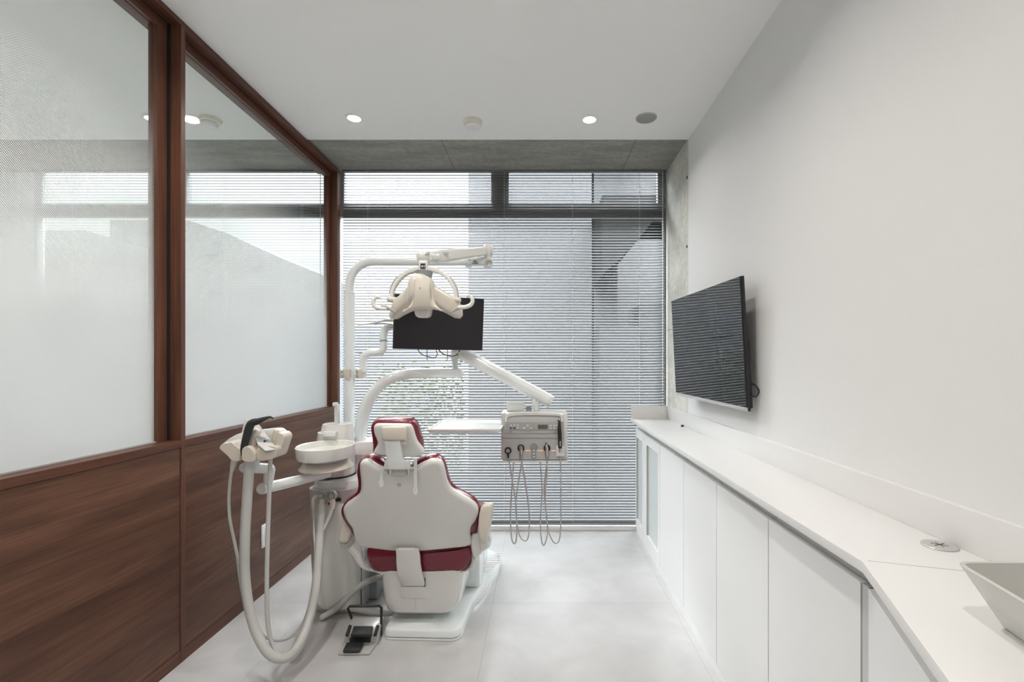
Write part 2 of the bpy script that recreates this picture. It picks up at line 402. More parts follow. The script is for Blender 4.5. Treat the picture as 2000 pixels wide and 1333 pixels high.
# window frames with their panes
def window(name, x0, x1, mulls, jr=.06):
    w = thing(name, ((x0 + x1) / 2, 3.6, 0), kind='structure')
    y0, y1 = 3.486, 3.53; zt = EYE + (708 - 425) * 3.5 / F; zt2 = EYE + (708 - 400) * 3.5 / F
    lj = .018
    f = box(BM(), (x0, y0, .021), (x0 + lj, y1, zt)); box(f, (x1 - lj, y0, .021), (x1, y1, zt))
    box(f, (x0, y0, zt2), (x0 + jr, y1, SOF)); box(f, (x1 - jr, y0, zt2), (x1, y1, SOF))
    box(f, (x0 + lj, y0, .021), (x1 - lj, y1, .06))
    struct('window_frame', f, M_['frame'], w)
    struct('transom', box(BM(), (x0, y0, zt), (x1, y1, zt2)), M_['frame'], w)
    for m in mulls: struct('mullion', box(BM(), (m - .065, y0 - .01, zt2), (m + .065, y1, SOF)), M_['frame'], w)
    struct('glass_pane', box(BM(), (x0 + lj, 3.500, .06), (x1 - lj, 3.505, zt)), M_['pane'], w)
    xs = [x0 + jr] + [v for m in mulls for v in (m - .065, m + .065)] + [x1 - jr]
    for a, b in zip(xs[::2], xs[1::2]): struct('glass_pane', box(BM(), (a, 3.500, zt2), (b, 3.505, SOF)), M_['pane'], w)
window('window_1', -1.50, .93, [(977 - CX) * 3.5 / F])
window('window_2', -3.72, -1.502, [(352 - CX) * 3.5 / F])

# left partition ---------------------------------------------------
wl = thing('wall_left', (XL, 1, 0), kind='structure')
YE = 3.44; BD = .07
bb = box(BM(), (XL - .16, YB, H - .022), (XL, YE, H), .001)     # ceiling beam: flat head with two strips
struct('top_beam', bb, M_['wood_rail'], wl)
struct('screw_heads', box(BM(), (XL - .03, 2.2, H - .0235), (XL - .026, 2.204, H - .022)), M_['metal'], wl)
posts = [(1.915, 1.939), (3.395, 3.44)]
for a, b in posts:
    struct('post', box(BM(), (XL - .052, a, 0), (XL, b, H - .022), .001), M_['wood_z'], wl)
struct('panel_top_rail', box(BM(), (XL - .06, YB, .872), (XL - .0005, posts[0][0], .902), .0015), M_['wood_rail'], wl)
struct('panel_top_rail', box(BM(), (XL - .06, posts[0][1], .872), (XL - .0005, posts[1][0], .902), .0015), M_['wood_rail'], wl)
struct('lower_panel', box(BM(), (XL - .05, YB, .053), (XL - .003, posts[0][0] - .003, .871)), M_['wood'], wl)
struct('lower_panel', box(BM(), (XL - .05, posts[0][1] + .001, .053), (XL - .003, posts[1][0], .871)), M_['wood'], wl)
struct('shadow_gap', box(BM(), (XL - .056, posts[0][0] - .010, .902), (XL - .043, posts[0][0], H - .022)), M_['gap'], wl)
GX = XL - .062
for a, b, s0, s1 in ((YB, 1.905, 0, .048), (1.945, 3.395, 0, .028)):
    fr = box(BM(), (XL - .085, a, H - .064), (XL - .05, b, H - .024))
    struct('head_stile', fr, M_['wood_rail'], wl)
    struct('dark_reveal', box(BM(), (XL - .0515, a, H - .0245), (XL - .049, b, H - .021)), M_['gap'], wl)
    struct('side_stile', box(BM(), (XL - .085, b - s1, .902), (XL - .05, b, H - .064)), M_['wood_z'], wl)
    struct('lit_chamfer_bead', box(BM(), (XL - .0615, a, .9022), (XL - .053, b - s1, .907)), M_['silver'], wl)  # silver colour paints the light caught by the rail's top chamfer
    struct('glass_pane', box(BM(), (GX - .006, a, .903), (GX, b - s1, H - .064)), M_['film'], wl)
struct('baseboard_left', box(BM(), (XL - .05, YB, 0), (XL - .001, posts[0][0] - .001, .051)), M_['wood_rail'])
struct('baseboard_left', box(BM(), (XL - .05, posts[0][1] + .001, 0), (XL - .001, posts[1][0], .051)), M_['wood_rail'])
# ================================================================== blinds
def blind(name, x0, x1, tilt, m, label, cords, zb=.045, wand=None):
    b = thing(name, ((x0 + x1) / 2, D2, zb), label, 'window blind')
    pitch = .0205; n = int((SOF - .006 - zb - .012) / pitch)
    bm = BM(); yc = D2; w = .0125
    for i in range(n):
        zc = zb + .018 + i * pitch; tl = R(tilt + random.uniform(-1.2, 1.2))
        prof = []
        for s in (-1, -.5, 0, .5, 1):
            a, c = s * w, .0018 * (1 - s * s)
            prof.append((a * math.cos(tl) - c * math.sin(tl), a * math.sin(tl) + c * math.cos(tl)))
        up = [(p[0], p[1] + .00035) for p in prof]
        pr = prof + up[::-1]
        va = [bm.verts.new((x0 + .003, yc + p[0], zc + p[1])) for p in pr]; vb = [bm.verts.new((x1 - .003, yc + p[0], zc + p[1])) for p in pr]
        k = len(pr)
        for j in range(k): bm.faces.new((va[j], va[(j + 1) % k], vb[(j + 1) % k], vb[j]))
        bm.faces.new(va); bm.faces.new(vb)
    o = obj('slats', bm, m, b, 40)
    obj('head_rail', box(BM(), (x0, yc - .016, SOF - .012), (x1, yc + .016, SOF), .001), m, b)
    obj('bottom_rail', box(BM(), (x0, yc - .013, zb), (x1, yc + .013, zb + .009), .002), m, b)
    for x in cords:
        c = tube(BM(), [(x, yc - .0135, zb + .004), (x, yc - .0135, SOF - .012)], .0008, 6, smooth=False)
        tube(c, [(x, yc + .0135, zb + .004), (x, yc + .0135, SOF - .012)], .0008, 6, smooth=False)
        obj('ladder_cord', c, M_['cord'], b)
    if wand:
        obj('lift_cord', tube(BM(), [(wand, yc - .020, 1.02), (wand, yc - .020, SOF - .012)], .0022, 8, smooth=False), M_['dgrey'] if name.endswith('x') else M_['cord'], b)
    return b
cx = lambda px: (px - CX) * D2 / F
blind('venetian_blind', -1.437, .922, 33, M_['slat'], 'grey venetian blind half closed over the window behind the dental chair', [cx(719), cx(985), cx(1118), cx(1249)], wand=cx(1293))
blind('venetian_blind', -3.70, -1.51, 10, M_['slat2'], 'open venetian blind seen through the filmed glass partition', [cx(145), cx(250), cx(440), cx(590)], wand=cx(628))
# ================================================================== ceiling fittings
def downlight(x, y, label, power=1.0, group='added fill downlights'):
    t = thing('downlight', (x, y, H - .004), label, 'ceiling light', group)
    obj('trim_ring', lathe(BM(), [(.036, 0.004), (.036, -.002), (.040, -.004), (.047, -.003), (.049, .0035)], (x, y, H - .004)), M_['white'], t)
    obj('lens', lathe(BM(), [(.0, -.0005), (.034, -.0005), (.034, .003)], (x, y, H - .004)), M_['glow'], t)
    l = bpy.data.lights.new('downlight_lamp', 'AREA'); l.shape = 'DISK'; l.size = .07; l.energy = LAMP_W * power; l.color = (1, .95, .89); l.spread = R(150)
    lo = bpy.data.objects.new('downlight_lamp', l); COL.objects.link(lo); lo.parent = t; lo.location = (0, 0, -.012)
downlight(-1.052, 2.686, 'lit recessed downlight nearest the walnut ceiling beam', .5, None)
downlight(.284, 2.700, 'lit recessed downlight next to the grey round ceiling speaker', .5, None)
downlight(-2.20, 2.69, 'lit downlight in the next room seen through the glass partition', .6, None)
for x, y in ((-1.0, 1.4), (.0, 1.4), (-1.0, .1), (.0, .1)):  # unseen downlights, added as fill light for the near part of the room
    downlight(x, y, 'added fill downlight in the ceiling near the camera, out of view')
for x, y in ((-3.3, 2.69), (-2.3, .9), (-3.3, .9), (-2.8, -.4)):  # more unseen downlights, added to brighten the next room
    downlight(x, y, 'added fill downlight in the next room ceiling, out of view', 1, 'added next room downlights')
def detector(x, y, label):
    t = thing('smoke_detector', (x, y, H - .05), label, 'smoke detector')
    obj('base', lathe(BM(), [(0.0, .05), (.052, .05), (.054, .042), (.052, .030), (.046, .027), (0, .027)], (x, y, H - .05)), M_['ivory'], t)
    obj('sensor_cap', lathe(BM(), [(.038, .027), (.043, .020), (.042, .012), (.034, .003), (.02, 0), (0, -.001)], (x, y, H - .05)), M_['white'], t)
detector(-.383, 2.72, 'round ivory smoke detector on the ceiling between the two downlights')
detector(-1.88, 2.70, 'smoke detector seen through the clear top of the glass partition')
t = thing('ceiling_speaker', (.605, 2.686, H - .004), 'round grey speaker grille set flush in the white ceiling', 'speaker')
obj('rim', lathe(BM(), [(.053, .004), (.053, -.001), (.056, -.003), (.059, 0), (.059, .004)], (.605, 2.686, H - .004)), M_['silver'], t)
obj('grille', lathe(BM(), [(0, .0), (.053, .0), (.053, .004)], (.605, 2.686, H - .004)), M_['mesh'], t)
# wall outlet plate on the walnut panel
p = Vector((XL - .003, 2.503, .305))
t = thing('wall_switch_plate', p, 'white outlet plate low on the walnut panel', 'outlet')
obj('plate', box(BM(), (p.x, p.y - .033, p.z - .06), (p.x + .007, p.y + .033, p.z + .06), .002), M_['white'], t)
obj('socket_insert', box(BM(), (p.x + .006, p.y - .011, p.z - .035), (p.x + .009, p.y + .011, p.z + .035), .001), M_['ivory'], t)
# ================================================================== counter and cabinets
CT, CTH = .8135, .023
XC = .655; XD = .693
def edge_x(y): return XC - .376 * (.9606 - y)
t = thing('countertop', (.79, 2.2, CT - CTH), 'long white worktop with a low upstand running along the right wall', 'countertop')
obj('worktop', prism(BM(), [(XC, 3.42), (.925, 3.42), (.925, -.25), (edge_x(-.25), -.25), (XC, .9606)], CT - CTH, CT, 'z', .0015), M_['top'], t)
obj('upstand', box(BM(), (.914, -.25, CT), (.926, 3.42, .9036), .001), M_['top'], t)
obj('end_upstand', box(BM(), (XC + .004, 3.402, CT), (.914, 3.42, .9036), .001), M_['top'], t)
a = Vector((.668, .964, CT)); b = Vector((.914, .889, CT)); d = (b - a).normalized(); n = Vector((-d.y, d.x, 0)) * .0005
obj('seam', hexa(BM(), [a - n - Vector((0, 0, .001)), b - n - Vector((0, 0, .001)), b + n - Vector((0, 0, .001)), a + n - Vector((0, 0, .001)), a - n + Vector((0, 0, .0003)), b - n + Vector((0, 0, .0003)), b + n + Vector((0, 0, .0003)), a + n + Vector((0, 0, .0003))]), M_['dgrey'], t, 0)
DTOP = .742; CBOT = CT - CTH - .0005
def cabinet(y0, y1, label, glass=None, group=None):
    t = thing('cabinet', (.81, (y0 + y1) / 2, 0), label, 'cabinet', group)
    bm = BM(); box(bm, (XD + .019, y0 + .0005, 0), (.924, y1 - .0005, .7))
    hexa(bm, [(XD + .019, y0 + .0005, .7), (.924, y0 + .0005, .7), (.924, y1 - .0005, .7), (XD + .019, y1 - .0005, .7),
              (XD + .032, y0 + .0005, CBOT), (.924, y0 + .0005, CBOT), (.924, y1 - .0005, CBOT), (XD + .032, y1 - .0005, CBOT)])
    obj('carcass', bm, M_['cabin'], t, 0)
    obj('plinth', box(BM(), (XD + .001, y0, 0), (XD + .02, y1, .034)), M_['cab'], t, 0)
    if glass is None:
        obj('door', box(BM(), (XD, y0 + .0015, .036), (XD + .018, y1 - .0015, DTOP), .001), M_['cab'], t, 0)
    else:
        g0, g1 = glass; bm = BM()
        box(bm, (XD, y0 + .0015, .036), (XD + .018, y1 - .0015, .098)); box(bm, (XD, y0 + .0015, .682), (XD + .018, y1 - .0015, DTOP))
        box(bm, (XD, y0 + .0015, .098), (XD + .018, g0, .682)); box(bm, (XD, g1, .098), (XD + .018, y1 - .0015, .682))
        d = obj('door', bm, M_['cab'], t, 0)
        obj('frosted_pane', box(BM(), (XD + .011, g0, .098), (XD + .015, g1, .682)), M_['frost'], d, 0)
        k = box(BM(), (XD + .001, g1 - .0045, .098), (XD + .011, g1 - .0005, .682)); obj('finger_strip', k, M_['metal'], d, 0)
cabinet(3.16, 3.419, 'narrow white cabinet with frosted glass door nearest the window', (3.20, 3.395))
cabinet(2.73, 3.158, 'white cabinet with frosted glass door next to the plain doors', (2.775, 3.075))
cabinet(2.283, 2.728, 'plain white cabinet door adjoining the two frosted glass doors')
cabinet(1.858, 2.281, 'plain white cabinet door second from the glass doors')
cabinet(1.437, 1.856, 'plain white cabinet door third from the glass doors')
cabinet(1.022, 1.435, 'plain white cabinet door beside the corner where the counter bends')
t = thing('angled_cabinet', (.75, .7, 0), 'angled white cabinet under the basin where the counter bends forward', 'cabinet')
def ang(s, off): # along the angled front, off = depth behind the counter edge
    d = Vector((-.3517, -.9361, 0)); q = Vector((.9361, -.3517, 0))
    return Vector((XD, 1.0, 0)) + d * s + q * off
def slabz(bm, pts, z0, z1): return hexa(bm, [Vector((p.x, p.y, z0)) for p in pts] + [Vector((p.x, p.y, z1)) for p in pts])
bm = BM(); slabz(bm, [ang(.0, .022), ang(1.05, .022), Vector((.924, -.24, 0)), Vector((.924, 1.0, 0))], 0, CBOT); obj('carcass', bm, M_['cabin'], t, 0)
bm = BM(); slabz(bm, [ang(.004, 0), ang(.46, 0), ang(.46, .018), ang(.004, .018)], .036, DTOP); obj('door', bm, M_['cab'], t, 0)
bm = BM(); slabz(bm, [ang(.463, 0), ang(.95, 0), ang(.95, .018), ang(.463, .018)], .036, DTOP); obj('door', bm, M_['cab'], t, 0)
bm = BM(); slabz(bm, [ang(.0, .002), ang(.95, .002), ang(.95, .02), ang(.0, .02)], 0, .034); obj('plinth', bm, M_['cab'], t, 0)
bm = BM(); slabz(bm, [Vector((XD + .002, 1.02, 0)), Vector((XD + .002, 1.001, 0)), Vector((.72, 1.001, 0)), Vector((.72, 1.02, 0))], 0, .742); obj('filler_strip', bm, M_['silver'], t, 0)
# grommet
g = Vector((.879, 1.041, CT))
t = thing('cable_grommet', g, 'round grey cable grommet with a star slit set in the white counter', 'grommet')
obj('disc', lathe(BM(), [(0, .0), (.033, 0), (.0335, .0015), (.032, .003), (0, .0035)], g), M_['silver'], t)
bm = BM()
for k in range(3):
    a = R(20 + 60 * k); d = Vector((math.cos(a), math.sin(a), 0)) * .015; q = Vector((-math.sin(a), math.cos(a), 0)) * (.0009 if k == 0 else .0005)
    z = Vector((0, 0, .0032)); z2 = Vector((0, 0, .0040)); hexa(bm, [g - d - q + z, g + d - q + z, g + d + q + z, g - d + q + z, g - d - q + z2, g + d - q + z2, g + d + q + z2, g - d + q + z2])
obj('slit', bm, M_['hole'], t, 0)
k = Pz(1334, 834, CT); k.x = min(k.x, .895)
obj_ = obj('rubber_cap', lathe(BM(), [(0, 0), (.009, 0), (.010, .004), (.008, .011), (0, .013)], k, 20), M_['black']); tag(obj_, 'tiny black rubber cap on the counter near the window', 'cap')
# vessel basin
def basin():
    t = thing('vessel_basin', (.79, .62, CT), 'white rectangular vessel basin with sloping sides on the near counter', 'basin')
    zr = .90
    top = [Vector((.660, .752, zr)), Vector((.908, .752, zr)), Vector((.905, .40, zr)), Vector((.603, .40, zr))]
    bot = [Vector((.703, .725, CT + .004)), Vector((.870, .725, CT + .004)), Vector((.865, .43, CT + .004)), Vector((.648, .43, CT + .004))]
    def rnd(q, r, z=None, n=5):
        out = []
        for i in range(4):
            c, a, b = q[i], q[i - 1], q[(i + 1) % 4]
            pa = c + (a - c).normalized() * r; pb = c + (b - c).normalized() * r
            for s in range(n + 1):
                u = s / n; out.append(pa * (1 - u) ** 2 + c * 2 * u * (1 - u) + pb * u ** 2)
        return out
    bm = BM(); ctr = sum(top, Vector()) / 4
    inner = [c + (ctr - c) * .045 for c in top]; cb = sum(bot, Vector()) / 4
    inb = [Vector((c.x, c.y, CT + .018)) + (Vector((cb.x, cb.y, CT + .018)) - Vector((c.x, c.y, CT + .018))) * .08 for c in bot]
    loops = [rnd(bot, .012), rnd(top, .016), [p + Vector((0, 0, .0022)) for p in rnd([c + (ctr - c) * .01 for c in top], .016)], [p + Vector((0, 0, .0015)) for p in rnd([c + (ctr - c) * .035 for c in top], .015)], rnd([Vector((c.x, c.y, zr - .003)) for c in inner], .014), rnd(inb, .02)]
    vs = [[bm.verts.new(p) for p in l] for l in loops]; m = len(vs[0])
    for a, c in zip(vs, vs[1:]):
        for k in range(m): bm.faces.new((a[k], a[(k + 1) % m], c[(k + 1) % m], c[k]))
    bm.faces.new(vs[0]); bm.faces.new(vs[-1])
    obj('bowl', bm, M_['sink'], t, 40)
    obj('basin_shadow_gap', hexa(BM(), [p + (cb - p) * .04 - Vector((0, 0, .004)) for p in bot] + [p + (cb - p) * .04 for p in bot]), M_['dgrey'], t, 0)  # grey layer paints the shade in the gap beneath the basin
basin()
# ================================================================== television
def television():
    TL, TR_, BL, BR = P(1311, 588.5, 2.87), P(1444.5, 540, 1.985), P(1320, 766.5, 2.87), P(1455, 797, 1.985)
    BL2, BR2 = P(1320.5, 771.5, 2.87), P(1455.5, 804, 1.985)
    t = thing('television', ((TL + BR) / 2), 'black flat television angled forward on the right wall, reflecting the blinds', 'television')
    n = (TR_ - TL).cross(BL - TL).normalized()
    if n.x < 0: n = -n
    BR, BL2, BR2 = [q - n * n.dot(q - TL) for q in (BR, BL2, BR2)]
    def sl(a, b, c, d, o0, o1, bev=.001):
        return hexa(BM(), [p + n * o0 for p in (a, b, c, d)] + [p + n * o1 for p in (a, b, c, d)], bev)
    obj('screen', sl(TL, TR_, BR, BL, 0, .006, .0008), M_['tv'], t, 0)
    obj('bottom_bezel', sl(BL, BR, BR2, BL2, -.0015, .010), M_['silver'], t, 0)
    e = (TR_ - TL).normalized() * .002; u = (TL - BL).normalized() * .002
    obj('housing', sl(TL - e + u, TR_ + e + u, BR2 + e - u, BL2 - e - u, .0062, .020, .003), M_['black'], t)
    c = (TL + TR_ + BL + BR) / 4; ex = (TR_ - TL).normalized(); uz = (TL - BL).normalized()
    def blk(cu, cv, hw, hh, o0, o1, b=.008):
        m0 = c + ex * cu + uz * cv
        q = [m0 - ex * hw - uz * hh, m0 + ex * hw - uz * hh, m0 + ex * hw + uz * hh, m0 - ex * hw + uz * hh]
        return hexa(BM(), [p + n * o0 for p in q] + [p + n * o1 for p in q], b)
    obj('rear_housing', blk(.05, -.13, .38, .14, .019, .038), M_['black'], t)
    obj('speaker_ledge', blk(.0, -.255, .44, .028, .019, .034), M_['black'], t)
    o = blk(.05, -.02, .10, .10, .037, .05, .002)
    w = c + ex * .05 - uz * .02 + n * .05
    box(o, (w.x, w.y - .08, w.z - .09), (XR - .0008, w.y + .08, w.z + .09), .002)
    obj('wall_bracket', o, M_['black'], t)
    lp = [P(1462, 750, 2.02), P(1474, 752, 2.0), P(1482, 764, 1.99), P(1477, 775, 1.99), P(1467, 772, 2.0), P(1460, 765, 2.02)]
    for q in lp: q.x = min(q.x + .0, XR - .006)
    obj('cable_loop', tube(BM(), lp, .0032, 8), M_['cable'], t)
television()
# ================================================================== dental chair
CH = thing('dental_chair', P(820, 1180, 2.3).xy.to_3d(), 'dental chair seen from behind with burgundy cushions and cream white shells', 'dental chair')
def chair():
    # base plate on the floor
    out = [(-.686, 2.075), (-.686, 2.95), (-.60, 3.02), (-.36, 3.02), (-.27, 2.94), (-.232, 2.82), (-.235, 2.70), (-.268, 2.565), (-.306, 2.44), (-.330, 2.36), (-.338, 2.20), (-.345, 2.10), (-.37, 2.062)]
    lp = [Vector((x, y, 0)) for x, y in out]
    sm = []
    for i, p in enumerate(lp):
        a, c = lp[i - 1], lp[(i + 1) % len(lp)]
        r = min(.03, (a - p).length / 2.1, (c - p).length / 2.1)
        pa = p + (a - p).normalized() * r; pb = p + (c - p).normalized() * r
        for k in range(6):
            u = k / 5; sm.append(pa * (1 - u) ** 2 + p * 2 * u * (1 - u) + pb * u ** 2)
    up = Vector((0, 0, 1))
    obj('base_foot', layered(BM(), sm, up, [(.003, 0), (0, .002), (0, .009), (.003, .010)]), M_['enam'], CH)
    obj('base_gap', layered(BM(), sm, up, [(.006, .009), (.006, .0135)]), M_['hole'], CH)
    obj('base_plate', layered(BM(), sm, up, [(.003, .013), (0, .015), (0, .036), (.004, .043), (.014, .047)]), M_['enam'], CH)
    rb = BM()
    for i in range(9):
        y = 2.64 + i * .031; x1 = -.272 + .010 * min(i, 4); box(rb, (x1 - .085 + i * .004, y, .045), (x1 - .006, y + .014, .0505), .002)
    obj('tread_ribs', rb, M_['plast'], CH)
    obj('lift_pedestal', box(BM(), (-.52, 2.45, .046), (-.305, 2.78, .27), .02), M_['enam'], CH)
    # housing under the seat, tapering downwards
    bm = BM(); rings = []
    xl = lambda px, Y: (px - CX) * Y / F
    prof = [(1209, 772, 868, .07), (1207, 758, 882, .035), (1198, 748, 891, .012), (1180, 743.5, 898, .003), (1150, 741, 903, 0), (1112, 739, 908, 0)]
    for py, pl, pr, ins in prof:
        Y = 2.10 + ins; z = EYE - (py - CY) * 2.10 / F
        if py == 1209: z -= .0
        x0, x1 = xl(pl, 2.10), xl(pr, 2.10)
        rr = rrect(x0, Y, x1, 2.60 - ins, .055)
        rings.append([bm.verts.new((u, v, z)) for u, v in rr])
    m = len(rings[0])
    for a, c in zip(rings, rings[1:]):
        for k in range(m): bm.faces.new((a[k], a[(k + 1) % m], c[(k + 1) % m], c[k]))
    bm.faces.new(rings[0]); bm.faces.new(rings[-1])
    h = obj('lift_housing', bm, M_['plast'], CH, 40)
    obj('housing_seam', box(BM(), (xl(812, 2.1) - .0004, 2.0993, EYE - (1198 - CY) * 2.1 / F), (xl(812, 2.1) + .0004, 2.101, EYE - (1166 - CY) * 2.1 / F)), M_['capg'], h, 0)
    # neck recess panel below the bracket
    q = [P(783, 1146, 2.098), P(829, 1146, 2.098), P(840, 1168, 2.104), P(782, 1168, 2.104)]
    obj('neck_panel', hexa(BM(), [p for p in q] + [p + Vector((0, -.006, 0)) for p in q], .002), M_['plast'], CH)
    obj('latch_slot', box(BM(), P(826, 1131, 2.094), P(831, 1145, 2.100)), M_['black'], CH, 0)
    # seat cushion
    zb, zt = EYE - (1117 - CY) * 2.12 / F, EYE - (1066 - CY) * 2.12 / F
    x0, x1 = xl(719, 2.12), xl(922, 2.12)
    lo = [(x0 + .03, zb + .015), (x0 + .075, zb + .002), ((x0 + x1) / 2, zb - .004), (x1 - .075, zb + .002), (x1 - .03, zb + .015), (x1 - .004, zb + .05), (x1 + .004, zt - .02), (x1 - .02, zt + .006), (x1 - .08, zt - .004), ((x0 + x1) / 2, zt - .010), (x0 + .08, zt - .004), (x0 + .02, zt + .004), (x0 - .004, zt - .02), (x0 + .004, zb + .05)]
    loop = catmull([(u, 2.10, v) for u, v in lo], 4, True)
    obj('seat_cushion', layered(BM(), loop, (0, 1, 0), [(.012, 0), (.006, .004), (.0015, .012), (0, .03), (0, .25), (.004, .50), (.008, .54), (.014, .55)]), M_['red'], CH, 50)
    bm = BM(); rings = []
    for yy, hw, za, zc in ((2.655, .16, .315, .375), (2.67, .18, .30, .385), (2.80, .17, .29, .37), (3.05, .15, .25, .32), (3.08, .13, .265, .31)):
        rings.append([bm.verts.new((-.50 + u, yy, v)) for u, v in rrect(-hw, za, hw, zc, .025, 5)])
    m = len(rings[0])
    for a, c in zip(rings, rings[1:]):
        for kk in range(m): bm.faces.new((a[kk], a[(kk + 1) % m], c[(kk + 1) % m], c[kk]))
    bm.faces.new(rings[0]); bm.faces.new(rings[-1])
    obj('leg_rest_cushion', bm, M_['red'], CH, 50)
    # pan under the cushion
    pan = [(x0 - .008, zb + .048), (x0 + .018, zb + .006), (x0 + .06, zb - .010), ((x0 + x1) / 2, zb - .016), (x1 - .06, zb - .010), (x1 - .018, zb + .006), (x1 + .008, zb + .048), (x1 + .001, zb + .03), (x1 - .03, zb + .004), ((x0 + x1) / 2, zb - .008), (x0 + .03, zb + .004), (x0 - .001, zb + .03)]
    loop = [Vector((u, 2.115, v)) for u, v in pan]
    obj('seat_pan', layered(BM(), loop, (0, 1, 0), [(0, 0), (0, .50)]), M_['plast'], CH, 30)
    # ---- backrest: plane leaning back towards the camera at the top
    k = -.42; z0 = .43; y0 = 2.075
    nrm = Vector((0, 1, -k)).normalized()    # points away from the camera, to the cushion side
    shell = [(702, 909), (706, 903), (713, 901), (721, 903), (731, 910), (745, 917), (756, 919), (770, 920), (779, 920), (790, 920), (801, 919), (812, 915), (822, 909), (833, 904), (845, 900.5), (857, 902), (865, 910), (869, 926), (873, 944), (882, 958), (899, 969), (920, 981.5), (931, 992), (934, 1004), (928.5, 1019), (920, 1031), (918, 1046), (919, 1066), (883, 1072), (850, 1075.5), (820, 1078), (796, 1079), (772, 1078), (745, 1075), (721, 1072), (703, 1069), (695, 1060), (691, 1047), (687, 1033), (680, 1023), (673, 1011), (669.5, 997), (674, 988), (684, 981), (697, 971), (703.5, 960), (704.5, 942), (702.5, 924)]
    loop = catmull(planepts(shell, y0, z0, k), 3, True)
    sh = obj('backrest_shell', layered(BM(), loop, nrm, [(.016, -.006), (.007, -.0035), (.0015, .002), (0, .008), (.001, .022), (.008, .024)]), M_['plast'], CH, 45)
    cush = [(700.5, 912), (703, 900), (711, 893), (720, 890.5), (731, 891), (746, 897), (758, 908), (779, 926), (798, 914), (812, 901), (826, 894), (840, 890), (855, 891), (866, 899), (872, 913), (876, 930), (882, 946), (893, 957), (912, 967), (930, 979), (939, 993), (939.5, 1006), (935, 1024), (932, 1042), (922, 1050), (900, 1050), (820, 1050), (740, 1050), (702, 1048), (686, 1028), (672, 1006), (669, 992), (675, 981), (690, 968), (700, 956), (702, 938), (700, 922)]
    loop = catmull(planepts(cush, y0 + .055, z0, k), 3, True)
    obj('backrest_cushion', layered(BM(), loop, nrm, [(.012, -.028), (.003, -.022), (0, -.012), (0, .012), (.006, .026), (.02, .034)]), M_['red'], CH, 50)
    lipc = planepts([(758, 924), (765, 929), (779, 931.5), (792, 930), (803, 924)], y0 - .006, z0, k)
    obj('shell_lip', tube(BM(), lipc, .0035, 10, rnd=True), M_['plast'], CH)
    pk = planepts([(779, 947.5)], y0 - .006, z0, k)[0]
    kn = obj('fixing_screw', lathe(BM(), [(0, 0.004), (.0075, .004), (.0085, .002), (.0085, -.002)], pk, 20, axis=-nrm), M_['metal'], CH)
    # central bracket strip from shell to housing
    path = [(797 - 3, 1071, 2.062), (796, 1085, 2.052), (797, 1105, 2.052), (800, 1125, 2.062), (804, 1137, 2.078), (808, 1145.5, 2.094)]
    W = [44, 46, 47, 47, 46, 44]
    cs = catmull([P(a, b, c) for a, b, c in path], 5); ws = [v.x for v in catmull([(w, 0, 0) for w in W], 5)]
    bm = BM(); rings = []
    for i, p in enumerate(cs):
        tt = (cs[min(i + 1, len(cs) - 1)] - cs[max(i - 1, 0)]).normalized(); bk = Vector((1, 0, 0)).cross(tt).normalized()
        if bk.y < 0: bk = -bk
        hw = ws[i] * p.y / F / 2; rr = rrect(-hw, 0, hw, .022, .006, 3)
        rings.append([bm.verts.new(p + Vector((u, 0, 0)) + bk * v) for u, v in rr])
    m = len(rings[0])
    for a, c in zip(rings, rings[1:]):
        for kk in range(m): bm.faces.new((a[kk], a[(kk + 1) % m], c[(kk + 1) % m], c[kk]))
    bm.faces.new(rings[0]); bm.faces.new(rings[-1])
    obj('back_bracket', bm, M_['plast'], CH, 40)
    obj('hinge_slot', box(BM(), P(778, 1071.5, 2.058), P(810, 1074.5, 2.064)), M_['white'], CH, 0)
    # ---- headrest
    y1, z1, k1 = 1.905, .86, -.25
    n1 = Vector((0, 1, -k1)).normalized()
    hs = [(729, 838), (731, 832), (738, 829.5), (765, 829.5), (792, 830), (801, 831.5), (806.5, 840), (811, 855), (816, 866), (824, 876), (828.5, 886), (822, 890.5), (806, 895), (790, 893), (770, 894), (752, 892), (736, 890), (729, 888), (731, 880), (736.5, 870), (736, 862), (731, 850)]
    loop = catmull(planepts(hs, y1, z1, k1), 3, True)
    obj('headrest_shell', layered(BM(), loop, n1, [(.012, -.003), (.004, -.001), (0, .005), (0, .014), (.004, .016)]), M_['plast'], CH, 45)
    hc = [(727, 836), (729, 825), (737, 819.5), (762, 817.5), (790, 817), (806, 819), (815, 828), (820, 843), (825.5, 862), (825.5, 880), (812, 888), (770, 889), (735, 885), (731, 866), (729, 850)]
    loop = catmull(planepts(hc, y1 + .045, z1, k1), 3, True)
    obj('headrest_cushion', layered(BM(), loop, n1, [(.012, -.028), (.003, -.022), (0, -.012), (0, .016), (.008, .028), (.02, .032)]), M_['red'], CH, 50)
    obj('headrest_joint', hexa(BM(), [P(745.5, 860, 1.842), P(794, 862, 1.842), P(790, 862, 1.900), P(748, 860, 1.900), P(744, 834, 1.842), P(795, 833, 1.842), P(792, 833, 1.900), P(748, 834, 1.900)], .008, 3), M_['cream'], CH)
    obj('headrest_lever', hexa(BM(), [P(782, 870, 1.855), P(793, 869, 1.855), P(793, 869, 1.885), P(782, 870, 1.885), P(780, 860, 1.855), P(796, 858, 1.855), P(796, 858, 1.885), P(780, 860, 1.885)], .003), M_['cream'], CH)
    obj('headrest_stem', hexa(BM(), [P(757, 917, 1.872), P(788, 917, 1.872), P(793, 914, 1.915), P(757, 914, 1.915), P(751, 861, 1.852), P(781, 861, 1.852), P(785, 861, 1.900), P(753, 861, 1.900)], .003), M_['enam'], CH)
